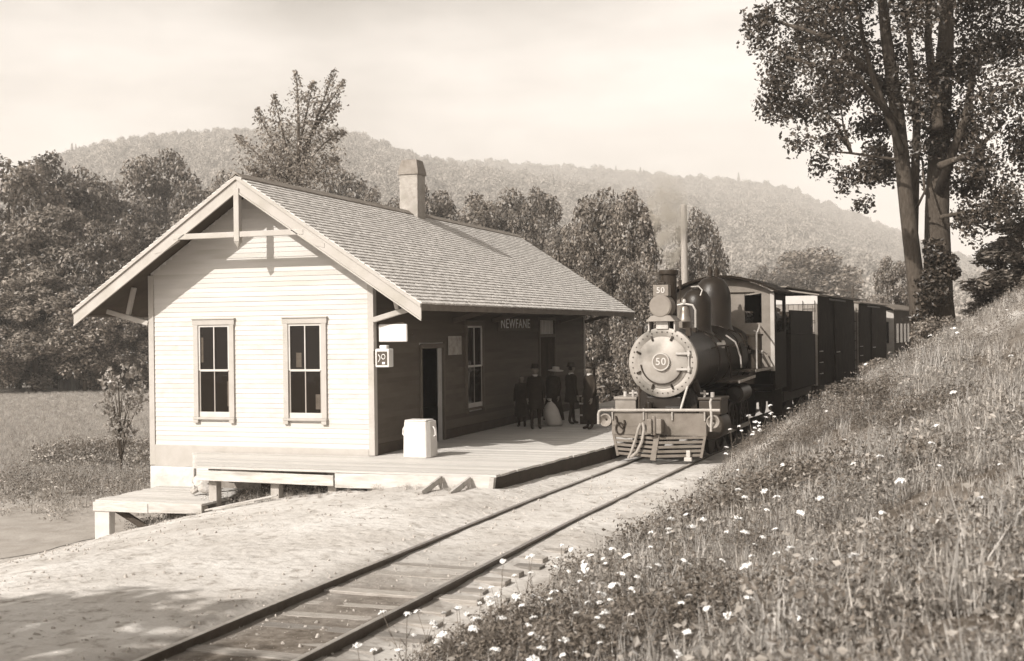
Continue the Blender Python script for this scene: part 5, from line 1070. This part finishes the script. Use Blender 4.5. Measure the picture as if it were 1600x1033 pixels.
# trees behind the photographer that shade the lower left of the picture
SHD = tree_mesh(41, 15, 5.0, 4.5, 40, 6500, .5, 'round', limbs=12, trunk=.35)
place_tree('leafy_tree', SHD, leafD, 'tree behind the viewer whose shade falls across the near rails', (-15.2, -3.4, float(zg(-15.2, -3.4))), (1.15, 1.0, .82), 0.3, 'trees around the station')

# ------------------------------------------------------------------ poles and shed
pm = mk('pole_wood', .30, .9, .2, 3, .4, 20, stretch=(5, 5, .7))
p = P(1072, HZ, 58); t = thing('bare_pole', 'bare upright wooden pole rising behind the locomotive bell', 'pole', (p[0], p[1], 0)); zt = P(1070, 322, 58)[2]
m = MB(); m.tube([(p[0], p[1], -.5), (p[0] - .05, p[1], zt)], [.20, .15], 12); m.build('shaft', pm, t, smooth=True); m = MB(); m.lathe([(.15, 0), (.13, .06), (0, .1)], (p[0] - .05, p[1], zt), 'z', 12); m.build('cap', pm, t)
p = P(1333, HZ, 130); t = thing('telegraph_pole', 'distant telegraph pole with one crossarm above the boxcars', 'pole', (p[0], p[1], 0)); zt = P(1333, 448, 130)[2]; g_ = float(zg(p[0], p[1]))
m = MB(); m.tube([(p[0], p[1], g_ - .3), (p[0], p[1], zt)], [.16, .11], 8); m.build('shaft', dark_wood, t); m = MB(); m.box(p[0] - .9, p[0] + .9, p[1] - .06, p[1] + .06, zt - .5, zt - .38); m.build('crossarm', dark_wood, t)
p = P(92, HZ, 98); g_ = float(zg(p[0], p[1])); shd = thing('weathered_shed', 'small weathered board shed under the trees at the meadow edge', 'shed', (p[0], p[1], g_))
sw = mk('shed_board', .34, .9, .3, 3, .3, 20, orand=.3, stretch=(5, 5, .6))
for i in range(15):
    if i in (5, 6): continue
    m = MB(); x = p[0] - 1.9 + i * .25; m.box(x, x + .235, p[1] - .03, p[1], g_ - .1, g_ + 2.3 + rr.uniform(-.05, .05)); m.build('wall_board', sw, shd)
m = MB(); m.box(p[0] - 1.88, p[0] + 1.83, p[1] + .001, p[1] + 2.5, g_ - .1, g_ + 2.2); m.build('inner_walls', darkin, shd)
m = MB(); m.prism([(p[0] - 2.1, g_ + 2.3), (p[0], g_ + 3.1), (p[0] + 2.1, g_ + 2.3), (p[0] + 2.1, g_ + 2.38), (p[0], g_ + 3.2), (p[0] - 2.1, g_ + 2.38)], 'y', p[1] - .3, p[1] + 2.8); m.build('roof', sw, shd)

# ------------------------------------------------------------------ grass, weeds and flowers
def tuft(seed, n, h, spread, w, bend, kind='blade'):
    r = np.random.default_rng(seed)
    if kind == 'blade':
        a = r.random(n) * 6.28; rad = spread * np.sqrt(r.random(n)); base = np.stack([rad * np.cos(a), rad * np.sin(a), np.full(n, -.03)], 1)
        hh = h * r.uniform(.45, 1.1, n); b = r.random(n) * 6.28; bd = bend * r.uniform(.2, 1, n) * hh; sd = np.stack([-np.sin(b), np.cos(b), np.zeros(n)], 1) * w * .5
        mid = base + np.stack([np.cos(b) * bd * .35, np.sin(b) * bd * .35, hh * .6], 1); tip = base + np.stack([np.cos(b) * bd, np.sin(b) * bd, hh], 1)
        V = np.stack([base - sd, base + sd, mid + sd * .8, mid - sd * .8, tip], 1).reshape(-1, 3); k = np.arange(n)[:, None] * 5
        q = np.concatenate([k + np.array([[0, 1, 2]]), k + np.array([[0, 2, 3]]), k + np.array([[3, 2, 4]])], 0)
        return np_mesh('tuft', V, q)
    pos = r.normal(size=(n, 3)) * np.array([spread * .5, spread * .5, 1]); pos[:, 2] = h * r.random(n) ** .8 + .02
    nn = r.normal(size=(n, 3)) * .6 + np.array([0, 0, .8]); nn /= np.linalg.norm(nn, axis=1)[:, None]
    return np_mesh('weed', leaf_quads(pos, nn, w * r.uniform(.6, 1.4, n), r, .55), quad_idx(n))
gr1 = leafmat('grass', .37, .35, .5, 1.5); gr2 = leafmat('dry_grass', .48, .3, .6, 1.3); wd1 = leafmat('weed_leaf', .29, .3, .5, 1.5, .04); wd2 = leafmat('weed_dark', .13, .3, .5, 1.5, .04)
kinds = [(tuft(1, 46, .30, .16, .012, .6), gr1), (tuft(2, 40, .38, .18, .011, .8), gr1), (tuft(3, 34, .26, .18, .010, .9), gr2), (tuft(4, 60, .30, .34, .060, 0, 'leaf'), wd1), (tuft(5, 70, .42, .34, .050, 0, 'leaf'), wd2), (tuft(6, 50, .22, .30, .050, 0, 'leaf'), wd1), (tuft(7, 26, .55, .14, .010, .5), gr2)]
rv = np.random.default_rng(55)
def bank_points(n, y0, y1, smax):
    y = y0 + (y1 - y0) * rv.random(n) ** 1.25; s = 1.5 + (smax - 1.5) * rv.random(n); x = xc(y) + s
    dens = np.clip(.62 + 1.1 * fbm(x * .55, y * .55) + .3 * fbm(x * 2.1, y * 2.1), .08, 1)
    edge = sstep(1.45, 2.3, s + .5 * fbm(x * 1.4, y * 1.4) - .25 * sstep(13, 18, y) * sstep(26, 20, y))
    pth = 1 - .93 * trod(s, y)
    keep = rv.random(n) < dens * edge * pth
    dcam = np.hypot(x, y)
    keep &= dcam > 3.2
    return x[keep], y[keep], s[keep]
def cover_stuff(name, n, y0, y1, smax, weights, smin_, smax_, label):
    x, y, s = bank_points(n, y0, y1, smax); z = zg(x, y); m_ = len(x)
    sc = rv.uniform(smin_, smax_, m_) * np.clip(1 + .75 * fbm(x * .45 + 7, y * .45) + .5 * fbm(x * 1.5, y * 1.5 + 3), .4, 1.6); sc *= (1 - .5 * np.exp(-((s - 1.6) / .6) ** 2)) * (1 - .5 * trod(s, y))
    rot = np.stack([rv.normal(size=m_) * .12, rv.normal(size=m_) * .12, rv.random(m_) * 6.28], 1)
    w = np.array(weights, float); sel = rv.choice(len(kinds), m_, p=w / w.sum()); big = fbm(x * .5 + 20, y * .5) > .2; sel = np.where(big & (rv.random(m_) < .7), 4, sel)
    return scatter(name, np.stack([x, y, z], 1), np.stack([sc, sc, sc], 1), rot, sel, kinds, label, 'ground cover')
cover_stuff('bank_grass', 34000, 3.0, 30, 15, [4.5, 4.5, 4.5, 2.4, 1.8, 2.2, 1.3], .45, 1.0, 'rough grass and weeds covering the near bank')
cover_stuff('bank_grass_far', 26000, 26, 75, 22, [3, 3, 3, 3, 1.5, 3, .5], .5, .95, 'rough grass and weeds on the far bank beside the train')
# meadow fringe, plants under the dock and beside the wall
def patch(name, n, fx, kmin, kmax, weights, label):
    pts = np.array([fx() for _ in range(n)]); x, y = pts[:, 0], pts[:, 1]; z = zg(x, y); sc = rv.uniform(kmin, kmax, n); w = np.array(weights, float)
    return scatter(name, np.stack([x, y, z], 1), np.stack([sc] * 3, 1), np.stack([np.zeros(n), np.zeros(n), rv.random(n) * 6.28], 1), rv.choice(len(kinds), n, p=w / w.sum()), kinds, label, 'ground cover')
patch('meadow_grass', 16000, lambda: (lambda q: (q[0], q[1]))(P(rv.uniform(-40, 250), HZ, 38 + 62 * rv.random() ** 1.6)), .35, .8, [3, 2, 3, 0, 0, 2, .3], 'short meadow grass behind the dock')
patch('garden_plants', 520, lambda: (lambda q: (q[0], q[1]))(P(rv.uniform(60, 236), HZ, rv.normal(44.5, 1.3))), 1.0, 1.9, [0, 0, 0, 5, 2, 5, 0], 'band of broad-leaved plants near the sapling')
patch('fringe_weeds', 330, lambda: (lambda q: (q[0], q[1]))(P(rv.uniform(-30, 236), HZ, rv.normal(36.0, 2.0))), .8, 1.4, [2, 2, 2, 2, 3, 2, 0], 'dark weeds fringing the road by the station')
patch('dock_weeds', 260, lambda: (rv.uniform(-17.2, -12.0), rv.uniform(22.75, 24.2)), .4, .8, [2, 2, 2, 3, 2, 2, 0], 'weeds growing under the dock and platform')
patch('dirt_tufts', 110, lambda: (rv.uniform(-16.5, -8.4), 22.35 - abs(rv.normal(0, .25))), .15, .38, [2, 1, 4, 1, 0, 1, 0], 'short tufts at the foot of the platform')

# clods and pebbles on the dirt
def clod(seed): r = np.random.default_rng(seed); return np_mesh('clod', I1V * (1 + .5 * (r.random(len(I1V)) - .5))[:, None] * np.array([1, .8, .6]), I1F)
cl_m = leafmat('clods', .36, 0, .5, 1.4)
n_c = 13000; cy_ = 7 + 19 * rv.random(n_c) ** 1.2; cx_ = rv.uniform(-18, -5.0, n_c); so_ = cx_ - xc(cy_)
keep = (fbm(cx_ * .5, cy_ * 1.1) > -.05) | (np.abs(so_) < 1.6); keep &= ~((cy_ > 22.3) & (cx_ < -8)); cx_, cy_ = cx_[keep], cy_[keep]; n_c = len(cx_); sc_ = .005 + .032 * rv.random(n_c) ** 7
scatter('dirt_clods', np.stack([cx_, cy_, zg(cx_, cy_)], 1), np.stack([sc_ * rv.uniform(.8, 1.6, n_c), sc_, sc_], 1), rv.random((n_c, 3)) * 6, rv.integers(0, 4, n_c), [(clod(600 + i), cl_m) for i in range(4)], 'small stones and clods strewn on the sandy ground', 'gravel')
# flowers on the near bank
petal = mk('petal_white', .80, .8, .05, 20); stemm = leafmat('stem', .15, .2)
def flower_meshes():
    m = MB(); m.tube([(0, 0, -.05), (.02, .01, .2), (.03, .0, .42)], [.006, .005, .003], 5)
    for a in range(4): m.tube([(.01 * a, 0, .12 + .05 * a), (.08 * math.cos(a * 2.1), .08 * math.sin(a * 2.1), .18 + .05 * a)], [.004, .002], 4)
    sm = bpy.data.meshes.new('stem'); sm.from_pydata(m.v, [], m.f); sm.update()
    r = np.random.default_rng(8); n = 46; a = r.random(n) * 6.28; q = np.sqrt(r.random(n)) * .055
    pos = np.stack([.03 + q * np.cos(a), q * np.sin(a), .425 - 3.0 * q * q + .004 * r.random(n)], 1); nn = np.stack([q * np.cos(a) * 5, q * np.sin(a) * 5, np.ones(n)], 1) + .3 * r.normal(size=(n, 3)); nn /= np.linalg.norm(nn, axis=1)[:, None]
    return sm, np_mesh('flower_head', leaf_quads(pos, nn, r.uniform(.02, .034, n), r, .9), quad_idx(n))
FS, FH = flower_meshes(); FS.materials.append(stemm); FH.materials.append(petal)
def flower(p, s, label, group):
    t = thing('white_wildflower', label, 'flower', p, rv.random() * 6.28, group, local=True); t.scale = (s, s, s * rv.uniform(1.5, 2.2)); t.rotation_euler = (rv.normal() * .3, rv.normal() * .3, rv.random() * 6)
    link_mesh('stem', FS, None, t); link_mesh('flower_head', FH, None, t)
nf = 0
while nf < 230:
    if nf < 165: y = 7.6 + 6.5 * rv.random() ** 1.2; s_f = 1.8 + abs(rv.normal(0, 2.1))
    else: y = 8 + 20 * rv.random(); s_f = rv.uniform(2.0, 11)
    x = float(xc(y)) + s_f
    if math.hypot(x, y) < 4: continue
    near = nf < 165
    flower((x, y, float(zg(x, y))), rv.uniform(.42, .85), 'white umbel wildflower in the thick patch beside the near rail' if near else 'white umbel wildflower scattered over the grassy bank', 'flowers beside the near rail' if near else 'flowers on the bank'); nf += 1
for k in range(14):
    y = rv.uniform(27.5, 31); s_f = rv.uniform(1.75, 2.4); x = float(xc(y)) + s_f
    flower((x, y, float(zg(x, y)) + .1), rv.uniform(.7, 1.1), 'white flower against the dark wheels right of the buffer beam', 'flowers by the locomotive')

# ------------------------------------------------------------------ smoke and haze
hd = heading(28.6); sx, sy = float(xc(28.6)) + 1.15 * math.sin(hd), 28.6 + 1.15
m = MB(); m.lathe([(.02, 0), (.16, .02), (.24, .25), (.34, .6), (.46, 1.1), (.52, 1.7), (.46, 2.2), (.3, 2.5), (.02, 2.7)], (0, 0, 0), 'z', 24)
m.v = [(x - .05 * z * z * .6, y + .08 * z, z) for x, y, z in m.v]
sme_ = bpy.data.materials.new('smoke'); sme_.use_nodes = True; n = sme_.node_tree; n.nodes.clear()
pv = n.nodes.new('ShaderNodeVolumePrincipled'); pv.inputs['Color'].default_value = (.6, .56, .5, 1); oo = n.nodes.new('ShaderNodeOutputMaterial'); n.links.new(pv.outputs[0], oo.inputs['Volume'])
tc = n.nodes.new('ShaderNodeTexCoord'); nz = n.nodes.new('ShaderNodeTexNoise'); nz.inputs['Scale'].default_value = 2.6; nz.inputs['Detail'].default_value = 5; n.links.new(tc.outputs['Object'], nz.inputs[0])
sx_ = n.nodes.new('ShaderNodeSeparateXYZ'); n.links.new(tc.outputs['Object'], sx_.inputs[0]); mr = n.nodes.new('ShaderNodeMapRange'); mr.inputs[1].default_value = 0; mr.inputs[2].default_value = 2.6; mr.inputs[3].default_value = 6.0; mr.inputs[4].default_value = 0; n.links.new(sx_.outputs[2], mr.inputs[0])
m2 = n.nodes.new('ShaderNodeMapRange'); m2.inputs[1].default_value = .42; m2.inputs[2].default_value = .65; n.links.new(nz.outputs[0], m2.inputs[0]); mm = n.nodes.new('ShaderNodeMath'); mm.operation = 'MULTIPLY'; n.links.new(mr.outputs[0], mm.inputs[0]); n.links.new(m2.outputs[0], mm.inputs[1]); n.links.new(mm.outputs[0], pv.inputs['Density'])
so = m.build('smoke', sme_); so.location = (sx, sy, 4.66); tag(so, 'grey smoke rising from the locomotive stack', 'smoke', kind='stuff')
hz_ = MB(); hz_.box(-2400, 3000, -120, 3700, -4.0, 330); ho = hz_.build('haze', None); tag(ho, 'pale summer haze filling the valley', 'haze', kind='stuff')
hm = bpy.data.materials.new('haze_air'); hm.use_nodes = True; n = hm.node_tree; n.nodes.clear(); pv = n.nodes.new('ShaderNodeVolumePrincipled'); pv.inputs['Color'].default_value = (1.0, .97, .935, 1); pv.inputs['Density'].default_value = .00048; pv.inputs['Anisotropy'].default_value = 0.0
oo = n.nodes.new('ShaderNodeOutputMaterial'); n.links.new(pv.outputs[0], oo.inputs['Volume']); ho.data.materials.clear(); ho.data.materials.append(hm)
